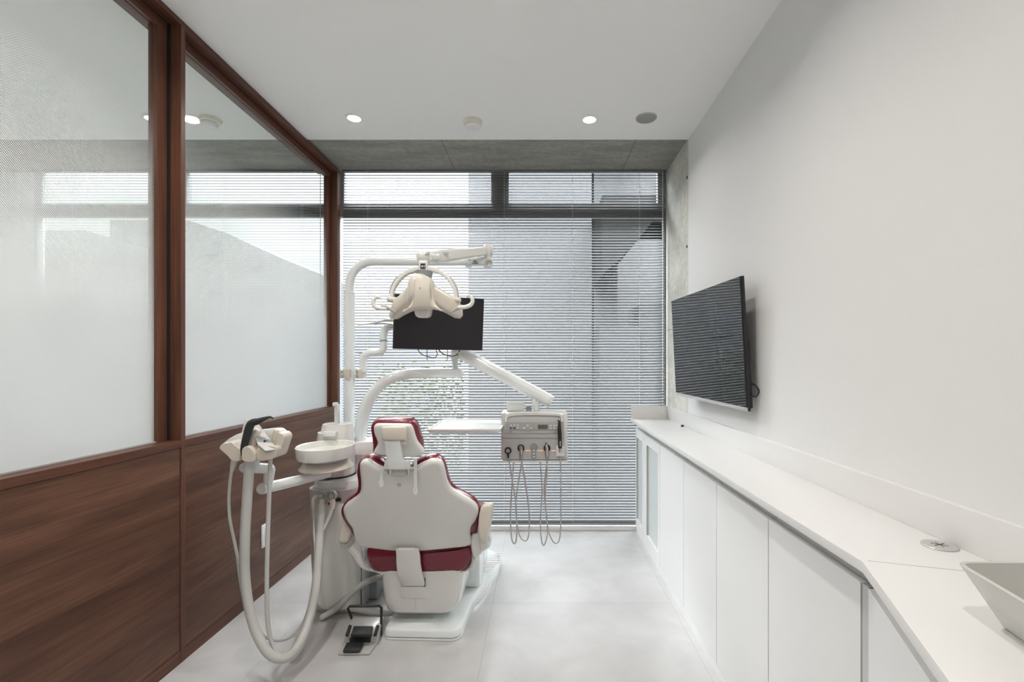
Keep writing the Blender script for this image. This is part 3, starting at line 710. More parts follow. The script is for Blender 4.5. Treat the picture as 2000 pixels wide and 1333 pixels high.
    obj('headrest_collar', hexa(BM(), [P(748.5, 918, 1.885), P(801, 918, 1.885), P(801, 918, 1.93), P(748.5, 918, 1.93), P(752, 899, 1.882), P(802.5, 899, 1.882), P(800, 899, 1.928), P(756, 899, 1.928)], .005, 3), M_['plast'], CH)
    for px in (761.5, 797.5): obj('headrest_pin', tube(BM(), [P(px - .5, 916, 1.905), P(px, 926, 1.91)], .0075, 12, smooth=False), M_['metal'], CH)
    for a in (((744.5, 918), (745, 925), (745, 942)), ((811, 896), (811.5, 925), (811.5, 957))):
        b = BM(); q = [P(x, y, 1.905 if y < 920 else 1.915) for x, y in a]; w = Vector((.0065, 0, 0)); t_ = Vector((0, .002, 0))
        for i in range(2): hexa(b, [q[i] - w, q[i] + w, q[i + 1] + w, q[i + 1] - w, q[i] - w + t_, q[i] + w + t_, q[i + 1] + w + t_, q[i + 1] - w + t_])
        e = q[2]; lathe(b, [(0, 0), (.0095, 0), (.010, .002), (0, .0025)], e + Vector((0, 0, -.004)), 18, sy=1.7, axis=(0, -1, 0))
        obj('clear_strap', b, M_['clear'], CH)
    # ---- armrests
    def armpad(front, back, name='armrest'):
        bm = BM(); A = [P(*q) for q in front]; B = [P(*q) for q in back]
        A = catmull(A, 4, True); B = catmull(B, 4, True); cA = sum(A, Vector()) / len(A); cB = sum(B, Vector()) / len(B)
        rs = [[cA + (p - cA) * .80 + Vector((0, -.014, 0)) for p in A], [cA + (p - cA) * .95 + Vector((0, -.008, 0)) for p in A], A, B, [cB + (p - cB) * .85 + Vector((0, .012, 0)) for p in B]]
        vs = [[bm.verts.new(p) for p in r] for r in rs]; m = len(A)
        for a, c in zip(vs, vs[1:]):
            for kk in range(m): bm.faces.new((a[kk], a[(kk + 1) % m], c[(kk + 1) % m], c[kk]))
        bm.faces.new(vs[0]); bm.faces.new(vs[-1])
        return obj(name, bm, M_['cream'], CH, 50)
    f = [(942.5, 987), (952, 984), (961.5, 985), (960, 1003), (956, 1030), (951, 1058), (944, 1061), (937, 1057), (934.5, 1035), (936, 1005)]
    armpad([(a, b, 2.02) for a, b in f], [(a + 3, b - 1, 2.09) for a, b in f])
    f = [(674, 1009), (683, 1018), (690, 1031), (686, 1048), (678, 1060), (664, 1060), (662.5, 1052), (666, 1030)]
    armpad([(a, b, 2.10) for a, b in f], [(a + 4, b - 3, 2.22) for a, b in f])
    # brackets carrying the armrests
    def bracket(pts, y, th, nm='armrest_bracket'):
        lp = catmull([P(a, b, y) for a, b in pts], 3, True)
        return obj(nm, layered(BM(), lp, (0, 1, 0), [(.006, -.004), (0, .002), (0, th), (.004, th + .003)]), M_['plast'], CH, 45)
    bracket([(921, 1046), (928, 1043), (944, 1046), (957, 1052), (955, 1066), (948, 1072), (930, 1094), (924, 1090), (920, 1070)], 2.08, .05)
    lathe_ = lathe(BM(), [(0, 0), (.030, 0), (.034, .006), (.034, .03), (0, .03)], P(951, 1058, 2.05), 24, sx=.55, axis=(0, 1, 0)); obj('armrest_pivot', lathe_, M_['enam'], CH)
    obj('armrest_socket', hexa(BM(), [P(940, 1075, 2.03), P(949, 1075, 2.03), P(950, 1075, 2.06), P(940, 1075, 2.06), P(938, 1058, 2.025), P(950, 1058, 2.025), P(951, 1058, 2.06), P(938, 1058, 2.06)], .003), M_['plast'], CH)
    obj('bracket_arm', tube(BM(), [P(926, 1080, 2.12), P(927, 1095, 2.12), P(920, 1108, 2.13), P(905, 1113, 2.15), P(890, 1114, 2.17)], [.014, .014, .012, .010, .008], 12), M_['plast'], CH)
    bracket([(664, 1060), (677, 1060), (682, 1050), (690, 1044), (694, 1060), (702, 1074), (697, 1080), (682, 1077), (668, 1071)], 2.14, .05)
    obj('bracket_arm', tube(BM(), [P(686, 1068, 2.13), P(698, 1080, 2.13), P(703, 1094, 2.13), P(712, 1107, 2.14), P(728, 1113, 2.16), P(745, 1113, 2.18)], [.022, .022, .018, .013, .010, .008], 14), M_['plast'], CH)
chair()
# ================================================================== foot control
def foot_control():
    t = thing('foot_control', Vector((-.76, 2.05, 0)), 'grey foot control with two black pedals and a black carrying bar beside the chair base', 'foot control')
    def quad(pts, z): return [Pz(a, b, z) for a, b in pts]
    lo = [(660, 1281.5), (721.6, 1281.5), (738, 1257), (671, 1257)]
    obj('base_plate', hexa(BM(), [Vector((p.x, p.y, .001)) for p in quad(lo, .0)] + [Vector((p.x, p.y, .010)) for p in quad(lo, .0)], .003), M_['unitg'], t)
    fl = Pz(671, 1257, .01); fr = Pz(737, 1257, .01); bl = Pz(690, 1205, .06); br = Pz(750, 1206, .06)
    tl, tr = Pz(672, 1242, .044), Pz(737, 1242, .044)
    obj('body', hexa(BM(), [Vector((fl.x, fl.y, .001)), Vector((fr.x, fr.y, .001)), Vector((br.x, br.y, .001)), Vector((bl.x, bl.y, .001)), Vector((fl.x, fl.y + .006, .046)), Vector((fr.x, fr.y + .006, .046)), Vector((br.x, br.y, .062)), Vector((bl.x, bl.y, .062))], .004), M_['unitg'], t)
    zf = lambda y: .046 + .016 * (y - fl.y) / (bl.y - fl.y)
    def pad(name, pts, zz, h, m=M_['blackg']):
        q = [Pz(a, b, zz) for a, b in pts]
        return obj(name, hexa(BM(), [p - Vector((0, 0, h)) for p in q] + q, .003), m, t)
    u = pad('upper_pedal', [(684.5, 1240), (726, 1240), (728.5, 1223), (691, 1223)], .064, .014)
    rb = BM()
    for i in range(8):
        q = [Pz(706 + i * 2.6, 1238, .0655), Pz(707 + i * 2.6, 1238, .0655), Pz(708.6 + i * 2.5, 1225, .0655), Pz(707.6 + i * 2.5, 1225, .0655)]
        hexa(rb, [p - Vector((0, 0, .003)) for p in q] + q)
    obj('grip_ribs', rb, M_['black'], u, 0)
    pad('lower_pedal', [(669.5, 1271), (702, 1271), (711, 1255), (677, 1255)], .026, .010)
    obj('pedal_slot', box(BM(), (Pz(682, 1254, .02).x, fl.y - .002, .014), (Pz(723, 1254, .02).x, fl.y + .01, .032)), M_['hole'], t, 0)
    pad('side_button', [(674, 1239), (680.5, 1240), (687, 1221), (681.5, 1220)], .060, .012)
    pad('side_button', [(729, 1240), (736, 1238), (741, 1221), (735, 1221)], .060, .012)
    b = BM(); pts = [Pz(687, 1209, .055), P(679.5, 1189, 2.13), P(683, 1185, 2.13), P(741, 1184, 2.13), P(745, 1188, 2.13), Pz(756, 1211, .03)]
    pts[-1] = Vector((-.700, 2.09, .012))
    tube(b, pts, .0055, 10, smooth=False)
    obj('carrying_bar', b, M_['black'], t)
foot_control()
# ================================================================== treatment unit column with spittoon
def unit():
    U = thing('dental_unit', Vector((-.99, 2.40, 0)), 'grey and white dental unit column with round spittoon bowl and cup filler', 'dental unit')
    # main cabinet
    bm = BM(); rings = []
    for z, x0, x1, yf, yb in ((.0, -1.112, -.875, 2.30, 2.72), (.02, -1.118, -.868, 2.285, 2.74), (.30, -1.115, -.868, 2.25, 2.74), (.52, -1.105, -.868, 2.22, 2.74), (.62, -1.098, -.868, 2.20, 2.74)):
        rings.append([bm.verts.new((u, v, z)) for u, v in rrect(x0, yf, x1, yb, .075, 8)])
    m = len(rings[0])
    for a, c in zip(rings, rings[1:]):
        for k in range(m): bm.faces.new((a[k], a[(k + 1) % m], c[(k + 1) % m], c[k]))
    bm.faces.new(rings[0]); bm.faces.new(rings[-1])
    obj('cabinet_body', bm, M_['unitg'], U, 40)
    # white front cover
    bm = BM(); rings = []
    for z, x0, x1, yf in ((.03, -1.085, -.875, 2.272), (.06, -1.09, -.872, 2.262), (.30, -1.088, -.872, 2.232), (.50, -1.078, -.874, 2.208), (.555, -1.060, -.885, 2.206), (.585, -1.02, -.92, 2.21)):
        rings.append([bm.verts.new((u, v, z)) for u, v in rrect(x0, yf, x1, yf + .22, .07, 8)])
    for a, c in zip(rings, rings[1:]):
        for k in range(m): bm.faces.new((a[k], a[(k + 1) % m], c[(k + 1) % m], c[k]))
    bm.faces.new(rings[0]); bm.faces.new(rings[-1])
    obj('front_cover', bm, M_['plast'], U, 40)
    obj('cover_seam', box(BM(), (-.869, 2.30, .03), (-.8665, 2.306, .50)), M_['black'], U, 0)
    obj('rear_cabinet', box(BM(), (-.905, 2.42, .0), (-.83, 2.74, .48), .012), M_['dgrey'], U)
    # shoulder ring
    cxx, cyy = -1.008, 2.34
    obj('shoulder', lathe(BM(), [(.142, .56), (.150, .60), (.152, .63), (.146, .648), (.128, .660), (.0, .664)], (-.978, cyy + .03, 0), 48, sx=.88, sy=.95), M_['enam'], U)
    obj('turret', lathe(BM(), [(.086, .664), (.091, .672), (.091, .76), (.088, .83), (.083, .86), (.081, .875), (.0, .876)], (cxx, cyy, 0), 40), M_['plast'], U)
    obj('turret_gap', lathe(BM(), [(.094, .662), (.094, .667), (0, .667)], (cxx, cyy, 0), 40), M_['hole'], U)
    # bowl and skirt
    bx, by = -.958, 2.12; bz = .782
    sk = obj('bowl_skirt', lathe(BM(), [(.085, .775), (.090, .773), (.112, .745), (.110, .741), (.06, .738), (0, .738)], (bx - .004, by + .02, 0), 48, sy=1.15), M_['cream'], U)
    obj('bowl_neck', lathe(BM(), [(.078, .770), (.078, .790), (0, .79)], (bx, by + .01, 0), 40, sy=1.15), M_['dgrey'], U)
    obj('spittoon_bowl', lathe(BM(), [(0, .786), (.080, .786), (.100, .788), (.111, .795), (.1155, .808), (.118, .846), (.115, .8485), (.111, .846), (.106, .822), (.08, .806), (0, .802)], (bx, by, 0), 56, sy=1.22), M_['bowl'], U)
    # cup filler
    c = BM(); cb = []
    for z, s in ((.84, 1.0), (.905, .86), (.915, .82)):
        cb.append([c.verts.new((-1.0 + u * s, 2.34 + v * s, z)) for u, v in rrect(-.078, -.06, .078, .07, .045, 6)])
    mm = len(cb[0])
    for a, d in zip(cb, cb[1:]):
        for k in range(mm): c.faces.new((a[k], a[(k + 1) % mm], d[(k + 1) % mm], d[k]))
    c.faces.new(cb[0]); c.faces.new(cb[-1])
    obj('cup_filler_housing', c, M_['plast'], U, 40)
    obj('cup_recess', box(BM(), P(634, 858, 2.272), P(664, 852, 2.30), .002), M_['dgrey'], U)
    obj('cup_shelf', hexa(BM(), [P(631, 853, 2.22), P(655, 853, 2.22), P(664, 848, 2.33), P(634, 848, 2.33), P(632, 844, 2.22), P(655, 844, 2.22), P(664, 842, 2.33), P(634, 842, 2.33)], .003), M_['plast'], U)
    sp = box(BM(), P(652, 838, 2.32), P(664.5, 789, 2.35), .006, 3)
    box(sp, P(648, 795, 2.29), P(662, 785, 2.345), .008, 3)
    obj('cup_filler_spout', sp, M_['plast'], U)
    # side shelf behind the headrest
    obj('side_shelf', hexa(BM(), [P(688, 889, 2.36), P(742, 889, 2.36), P(742, 885, 2.62), P(690, 885, 2.62), P(689, 866, 2.36), P(742, 862, 2.36), P(742, 851, 2.62), P(690, 858, 2.62)], .002), M_['white'], U)
    # hose connector plate
    pl = BM(); y = 2.19
    pc = P(639, 969, y); lp = [(pc.x + u, y, pc.z + v) for u, v in rrect(-.046, -.023, .046, .023, .022, 6)]
    layered(pl, lp, (0, -1, 0), [(0, -.02), (0, .006), (.003, .009)])
    pl = obj('connector_plate', pl, M_['unitg'], U)
    for px in (629, 649.5):
        cc = P(px, 968, 2.18); b = lathe(BM(), [(.0205, -.004), (.0205, .010), (.0175, .012), (.016, .006), (.013, .006), (.012, .012), (0, .013)], cc, 28, axis=(0, -1, 0))
        e = obj('hose_connector', b, M_['capg'], U)
        obj('coupling', tube(BM(), [P(px, 980, 2.170), P(px, 992, 2.165)], [.0125, .0105], 14, smooth=False, rnd=True), M_['cream'], e)
    obj('hose_elbow', tube(BM(), [P(625, 972, 2.20), P(618, 970, 2.17), P(612, 976, 2.165), P(612, 992, 2.165)], .0085, 12), M_['cream'], U)
    obj('recess_shadow', box(BM(), P(653, 974, 2.197), P(667, 979, 2.206), .002), M_['hole'], U)
    # ---- column tubes: light pole, delivery arm
    PX = -1.004
    obj('pole_foot', lathe(BM(), [(.040, .655), (.036, .672), (.027, .680), (.0268, .682)], (PX, 2.5, 0), 32), M_['enam'], U)
    # hose on the floor to the chair base
    obj('supply_hose', tube(BM(), [Vector((-1.02, 2.225, .02)), P(655, 1190, 2.25), P(685, 1160, 2.27), P(715, 1138, 2.30), P(740, 1129, 2.34), P(765, 1128, 2.40)], [.014, .015, .015, .015, .015, .015], 14, rnd=True), M_['hose'], U)
    obj('supply_hose', tube(BM(), [Vector((-1.0, 2.42, .030)), Vector((-.93, 2.30, .030)), Vector((-.86, 2.255, .040)), Vector((-.78, 2.25, .028)), Vector((-.70, 2.25, .03)), Vector((-.68, 2.28, .06))], .014, 14), M_['hose'], U)
unit()
# ================================================================== operating light on its pole
def light():
    t = thing('operating_light', Vector((-1.004, 2.5, .68)), 'white operating light on a tall bent pole above the dental chair', 'operating light')
    x = -1.004; Y = 2.5
    zt = EYE + (CY - 511) * Y / F; zs = EYE + (CY - 572) * Y / F
    obj('lower_pole', tube(BM(), [(x, Y, .675), (x, Y, zs)], .0268, 24, smooth=False), M_['enam'], t)
    obj('pole_collar', lathe(BM(), [(.0268, 0), (.0280, .001), (.0280, .005), (.0215, .008)], (x, Y, zs - .003), 24), M_['enam'], t)
    r = .125; pts = [(x, Y, zs), (x, Y, (zs + zt) / 2 - .05), (x, Y, zt - r)]
    for i in range(1, 9):
        a = R(i * 90 / 9); pts.append((x + r - r * math.cos(a), Y, zt - r + r * math.sin(a)))
    xe = (948 - CX) * Y / F
    pts += [(x + r, Y, zt), ((x + r + xe) / 2, Y, zt), (xe, Y, zt)]
    obj('upper_pole', tube(BM(), pts, .0222, 20, smooth=False), M_['enam'], t)
    # sticker lines on the horizontal tube
    s = BM()
    for i, (a, b, w) in enumerate(((916, 508, 6), (924, 508.5, 9), (924, 510.5, 11), (925, 512.5, 10), (922, 515, 17))):
        q = P(a, b, 2.4765); box(s, (q.x - (0 if i else .004), q.y - .0006, q.z - .0015), (q.x + w * 2.48 / F * .7, q.y + .004, q.z + .0012))
    obj('type_label', s, M_['ink'], t, 0)
    obj('stop_ring', box(BM(), P(908, 519, 2.49), P(922, 523, 2.51), .003), M_['enam'], t)
    # elbow
    e = BM(); lathe(e, [(0, -.030), (.022, -.029), (.0245, -.022), (.0245, .0), (.021, .012), (.021, .028), (.026, .034), (.029, .05), (.028, .075), (.018, .088), (0, .092)], (P(953, 511, Y).x, Y, zt), 28)
    obj('elbow', e, M_['plast'], t, 45)
    obj('elbow_cap', lathe(BM(), [(0, .004), (.018, .003), (.019, -.004)], P(955, 514, 2.478), 24, sx=1.1, axis=(.5, -.6, -.55)), M_['capg'], t)
    # spring arm: tapered box from elbow to the head joint
    A = P(951, 490, Y); B = P(850, 502, 2.22)
    d = (B - A).normalized(); sd = d.cross(Vector((0, 0, 1))).normalized(); up = sd.cross(d)
    bm = BM(); rings = []
    for u, w, h in ((-.02, .010, .010), (0, .018, .021), (.12, .022, .024), (.5, .024, .026), (.93, .026, .030), (1.0, .022, .027), (1.02, .014, .02)):
        c = A + (B - A) * u
        rings.append([bm.verts.new(c + sd * p + up * q) for p, q in rrect(-w, -h, w, h, min(w, h) * .45, 4)])
    m = len(rings[0])
    for a, c in zip(rings, rings[1:]):
        for k in range(m): bm.faces.new((a[k], a[(k + 1) % m], c[(k + 1) % m], c[k]))
    bm.faces.new(rings[0]); bm.faces.new(rings[-1])
    obj('spring_arm', bm, M_['plast'], t, 45)
    for pxy in ((866, 494), ): obj('arm_plug', lathe(BM(), [(0, .003), (.016, .002), (.018, -.004)], P(pxy[0], pxy[1], 2.235), 20, sx=1.6, sy=.6, axis=(0, -.35, 1)), M_['capg'], t)
    # head joint: ball, neck, logo plate
    J = P(828, 502, 2.12)
    j = lathe(BM(), [(0, -.030), (.020, -.028), (.030, -.016), (.034, 0), (.032, .012), (.022, .022), (0, .025)], J, 28, sy=1.1)
    tube(j, [J, P(848, 502, 2.20)], [.026, .028], 20, smooth=False, rnd=True)
    obj('arm_joint', j, M_['plast'], t, 50)
    obj('joint_cap', lathe(BM(), [(0, .003), (.017, .002), (.02, -.003)], P(829, 495, 2.095), 20, sx=1.2, sy=.75, axis=(-.2, -.75, .7)), M_['capg'], t)
    obj('neck', box(BM(), P(817, 533, 2.08), P(838.5, 512, 2.12), .006, 3), M_['plast'], t)
    lg = obj('logo_plate', box(BM(), P(821, 525, 2.077), P(831, 515, 2.081), .001), M_['black'], t, 0)
    b = BM(); p = P(824.5, 520.5, 2.0765)
    lathe(b, [(.0042, 0), (.0042, .0006), (.0028, .0006), (.0028, 0)], p, 16, axis=(0, -1, 0)); box(b, (p.x - .004, p.y - .0006, p.z - .0005), (p.x + .013, p.y, p.z + .0007)); box(b, (p.x + .009, p.y - .0006, p.z - .005), (p.x + .0104, p.y, p.z + .006))
    obj('logo', b, M_['white'], lg, 0)
    # yoke arch
    Yh = 2.10
    arch = [(764, 590), (766, 572), (773, 556), (784, 542), (797, 532), (812, 527), (828, 525.5), (845, 527), (860, 532), (873, 542), (884, 556), (890, 572), (892.5, 592)]
    pts = [P(a, b, Yh) for a, b in arch]; rr = [.008, .0075, .0075, .0085, .010, .0125, .014, .0125, .010, .0085, .0075, .0075, .008]
    bm = BM(); path = catmull(pts, 4); rs = [v.x for v in catmull([(q, 0, 0) for q in rr], 4)]; rings = []
    for i, p in enumerate(path):
        tt = (path[min(i + 1, len(path) - 1)] - path[max(i - 1, 0)]).normalized(); nn = tt.cross(Vector((0, 1, 0))).normalized()
        rings.append([bm.verts.new(p + nn * u + Vector((0, v, 0))) for u, v in rrect(-rs[i], -.014, rs[i], .014, .006, 4)])
    m = len(rings[0])
    for a, c in zip(rings, rings[1:]):
        for k in range(m): bm.faces.new((a[k], a[(k + 1) % m], c[(k + 1) % m], c[k]))
    bm.faces.new(rings[0]); bm.faces.new(rings[-1])
    yk = obj('yoke', bm, M_['plast'], t, 45)
    for pr in (((870, 533.5), (883, 545), (892, 561), (897, 580)), ((787, 533.5), (776, 543), (767, 556), (761.5, 572))):
        obj('yoke_trim', tube(BM(), [P(a - 1, b + 1.5, Yh - .004) for a, b in pr], [.003, .0065, .0055, .003], 10), M_['capg'], yk)
    obj('sensor_cone', lathe(BM(), [(.040, 0), (.038, -.004), (.027, -.055), (.02, -.07), (0, -.07)], P(828.5, 530.5, 2.10), 32), M_['dgrey'], t)
    # lamp head: lofted ribs from left wing to right wing
    secs = [  # px, top py, bottom py, front depth, back depth
        (757, 613, 619, 2.100, 2.13), (762, 597, 622.5, 2.085, 2.15), (770, 582, 622, 2.065, 2.165), (781, 577, 614, 2.045, 2.18), (793, 567, 608, 2.025, 2.19), (803, 558.5, 604, 2.010, 2.20),
        (807.5, 548, 602.5, 1.985, 2.20), (812, 541, 602, 1.975, 2.205), (819, 538.3, 601.5, 1.968, 2.21), (826, 537.8, 601.5, 1.966, 2.21), (833, 539, 601.5, 1.968, 2.21), (839, 543, 602, 1.975, 2.205), (844, 551, 602.8, 1.987, 2.20),
        (852, 559, 604.5, 2.010, 2.20), (862, 565, 608, 2.025, 2.19), (873, 572, 613.5, 2.045, 2.18), (885, 579, 620, 2.065, 2.165), (895, 589, 621, 2.085, 2.15), (900.5, 604, 616, 2.10, 2.13)]
    bm = BM(); rings = []
    for px, a, b, yf, yb in secs:
        X = (px - CX) * 2.08 / F; zt_ = EYE - (a - CY) * 2.08 / F; zb_ = EYE - (b - CY) * 2.08 / F
        cy_, cz = (yf + yb) / 2, (zt_ + zb_) / 2; hy, hz = (yb - yf) / 2, (zt_ - zb_) / 2
        ring = []
        for k in range(28):
            an = 2 * math.pi * k / 28; c_, s_ = math.cos(an), math.sin(an)
            ring.append(bm.verts.new((X, cy_ + hy * math.copysign(abs(c_) ** .62, c_), cz + hz * math.copysign(abs(s_) ** .62, s_))))
        rings.append(ring)
    for a, c in zip(rings, rings[1:]):
        for k in range(28): bm.faces.new((a[k], a[(k + 1) % 28], c[(k + 1) % 28], c[k]))
    bm.faces.new(rings[0]); bm.faces.new(rings[-1])
    bmesh.ops.subdivide_edges(bm, edges=bm.edges, cuts=1, use_grid_fill=True, smooth=.6)
    hd = obj('lamp_head', bm, M_['cream'], t, 70)
    ol = [(809, 549), (814, 541.5), (826, 538.5), (837, 541), (843, 549), (844, 572), (846, 588), (853, 599), (866, 608), (852, 604.5), (840, 602.5), (826, 602), (811, 602.5), (799, 605), (785, 609.5), (798, 600), (805, 588), (807, 572)]
    lp = catmull([P(a, b, 1.968) for a, b in ol], 3, True)
    obj('front_shell', layered(BM(), lp, (0, 1, 0), [(.006, -.006), (.002, -.003), (0, .002), (0, .05)]), M_['cream'], hd, 50)
    cc = P(820, 563, 1.961); obj('sensor_dot', lathe(BM(), [(0, .003), (.0016, .003), (.0016, -.01)], cc, 12, axis=(0, -1, 0)), M_['hole'], hd)
    # nose
    bm = BM(); rings = []
    for py, hw, yf, yb in ((596, 16, 2.03, 2.10), (605, 15.5, 2.025, 2.10), (613, 14.5, 2.03, 2.095), (618, 13, 2.035, 2.09), (620.8, 9, 2.045, 2.08)):
        X0 = (825.5 - CX) * 2.05 / F; w = hw * 2.05 / F; z = EYE - (py - CY) * 2.05 / F
        rings.append([bm.verts.new((X0 + u, v, z)) for u, v in rrect(-w, yf, w, yb, min(.012, (yb - yf) * .4), 5)])
    m = len(rings[0])
    for a, c in zip(rings, rings[1:]):
        for k in range(m): bm.faces.new((a[k], a[(k + 1) % m], c[(k + 1) % m], c[k]))
    bm.faces.new(rings[0]); bm.faces.new(rings[-1])
    obj('lamp_nose', bm, M_['plast'], t, 45)
    # pivots and handles
    for a, b in ((761, 772), (884, 895)):
        obj('yoke_pivot', tube(BM(), [P(a, 585, 2.09), P(b, 587, 2.09)], .0135, 18, smooth=False, rnd=True), M_['cream'], t)
    for sgn, grip, hook in ((0, [(772, 610), (762, 604), (750, 600), (744, 602)], [(752, 604), (741, 603), (733, 600), (729, 592), (731, 585), (737, 580.5), (741, 582)]), (1, [(880, 611), (889, 605), (898, 601), (903, 600)], [(897, 601), (910, 600), (919, 596), (923, 589), (921, 582), (916, 577.5), (913, 579)])):
        Yk = 2.045
        h = obj('handle', tube(BM(), [P(a, b, Yk) for a, b in hook], [.0085, .009, .009, .0088, .0078, .0065, .0065], 14, rnd=True), M_['plast'], t)
        obj('handle_grip', tube(BM(), [P(a, b, Yk + .005) for a, b in grip], [.004, .0075, .010, .009], 12, rnd=True), M_['capg'], h)
light()
# ================================================================== monitor on its arm
def monitor():
    t = thing('monitor', P(855, 633, 2.45), 'black flat monitor on a white articulated arm clamped to the light pole', 'monitor')
    TL, BL, TR_, BR = P(770.5, 573.5, 2.36), P(767.5, 681.5, 2.36), P(946, 583.7, 2.555), P(942.5, 685.3, 2.555)
    n = (TR_ - TL).cross(BL - TL).normalized()
    if n.y < 0: n = -n
    BR = BR - n * n.dot(BR - TL)
    def sl(o0, o1, s=0.0, bev=.001):
        c = (TL + TR_ + BL + BR) / 4; q = [BL, BR, TR_, TL]; q = [p + (c - p) * s for p in q]
        return hexa(BM(), [p + n * o0 for p in q] + [p + n * o1 for p in q], bev)
    obj('housing', sl(.0015, .022, 0, .003), M_['black'], t)
    obj('screen', sl(-.0005, .004, .035, 0), M_['screen'], t, 0)
    obj('rear_hub', sl(.021, .05, .62, .006), M_['black'], t)
    c = (TL + TR_ + BL + BR) / 4 + n * .05
    w = BM()
    for px in ((834, 874)): tube(w, [P(px, 682, 2.49), P(px, 702, 2.49), P(px + (3 if px < 850 else -3), 705.5, 2.49)], .0022, 8, smooth=False)
    tube(w, [P(834, 705, 2.49), P(874, 705, 2.49)], .0014, 8, smooth=False)
    obj('wire_holder', w, M_['dgrey'], t)
    b = tube(BM(), [P(814, 680, 2.46), P(822, 691, 2.46), P(836, 697, 2.46), P(848, 699, 2.47), P(854, 693, 2.47), P(851, 682, 2.47)], .0023, 8)
    tube(b, [P(855, 682, 2.47), P(866, 692, 2.47), P(880, 696, 2.48), P(892, 693, 2.48), P(899, 684, 2.48)], .0030, 8)
    obj('cable', b, M_['cable'], t)
    obj('cable_tie', tube(BM(), [P(894.5, 691, 2.48), P(896.5, 688.5, 2.48)], .0036, 8, smooth=False), M_['yellow'], t)
    b = tube(BM(), [P(693, 636, 2.47), P(715, 634, 2.47), P(740, 629, 2.45), P(757, 625, 2.43), P(772, 628, 2.42)], [.0012, .003, .004, .006, .006], 8)
    obj('white_cable', b, M_['hose'], t)
    obj('cable', tube(BM(), [P(731, 633.5, 2.45), P(745, 631.5, 2.44), P(762, 634, 2.43), P(772, 636, 2.43)], .0022, 8), M_['cable'], t)
    # articulated arm
    a = BM(); Y = 2.5
    obj('lower_arm', tube(a, [P(709, 727, Y), P(709, 712, Y), P(710, 700, Y), P(715, 692.5, Y), P(725, 690, Y), P(738, 689.5, Y - .01), P(746, 686, Y - .02), P(749, 679, Y - .02), P(749, 668, Y - .02)], .0195, 18), M_['enam'], t)
    obj('arm_ring', tube(BM(), [P(749, 666, Y - .02), P(749, 664.5, Y - .02)], .0202, 18, smooth=False), M_['dgrey'], t)
    obj('upper_arm', tube(BM(), [P(749, 665, Y - .02), P(749, 655, Y - .02), P(751, 646, Y - .02), P(757, 640, Y - .02), P(768, 637, Y - .02), P(785, 636, Y - .01), P(830, 636, Y - .01)], .0195, 18), M_['enam'], t)
    cl = box(BM(), P(673, 741, 2.465), P(694, 721, 2.537), .004); 
    k = obj('clamp', cl, M_['cream'], t)
    obj('clamp_plate', box(BM(), P(662.5, 739.5, 2.468), P(672.5, 722, 2.48), .003), M_['cream'], t)
    obj('clamp_block', box(BM(), P(694.5, 740, 2.468), P(716, 721, 2.535), .003), M_['cream'], t)
    for px in (666.5, 695.5):
        for py in (726.5, 735.5): obj('screw', lathe(BM(), [(0, .004), (.0055, .004), (.0065, .002), (.0065, -.002)], P(px + (1 if px > 690 else 0), py, 2.4665), 14, axis=(0, -1, 0)), M_['metal'], k)
monitor()
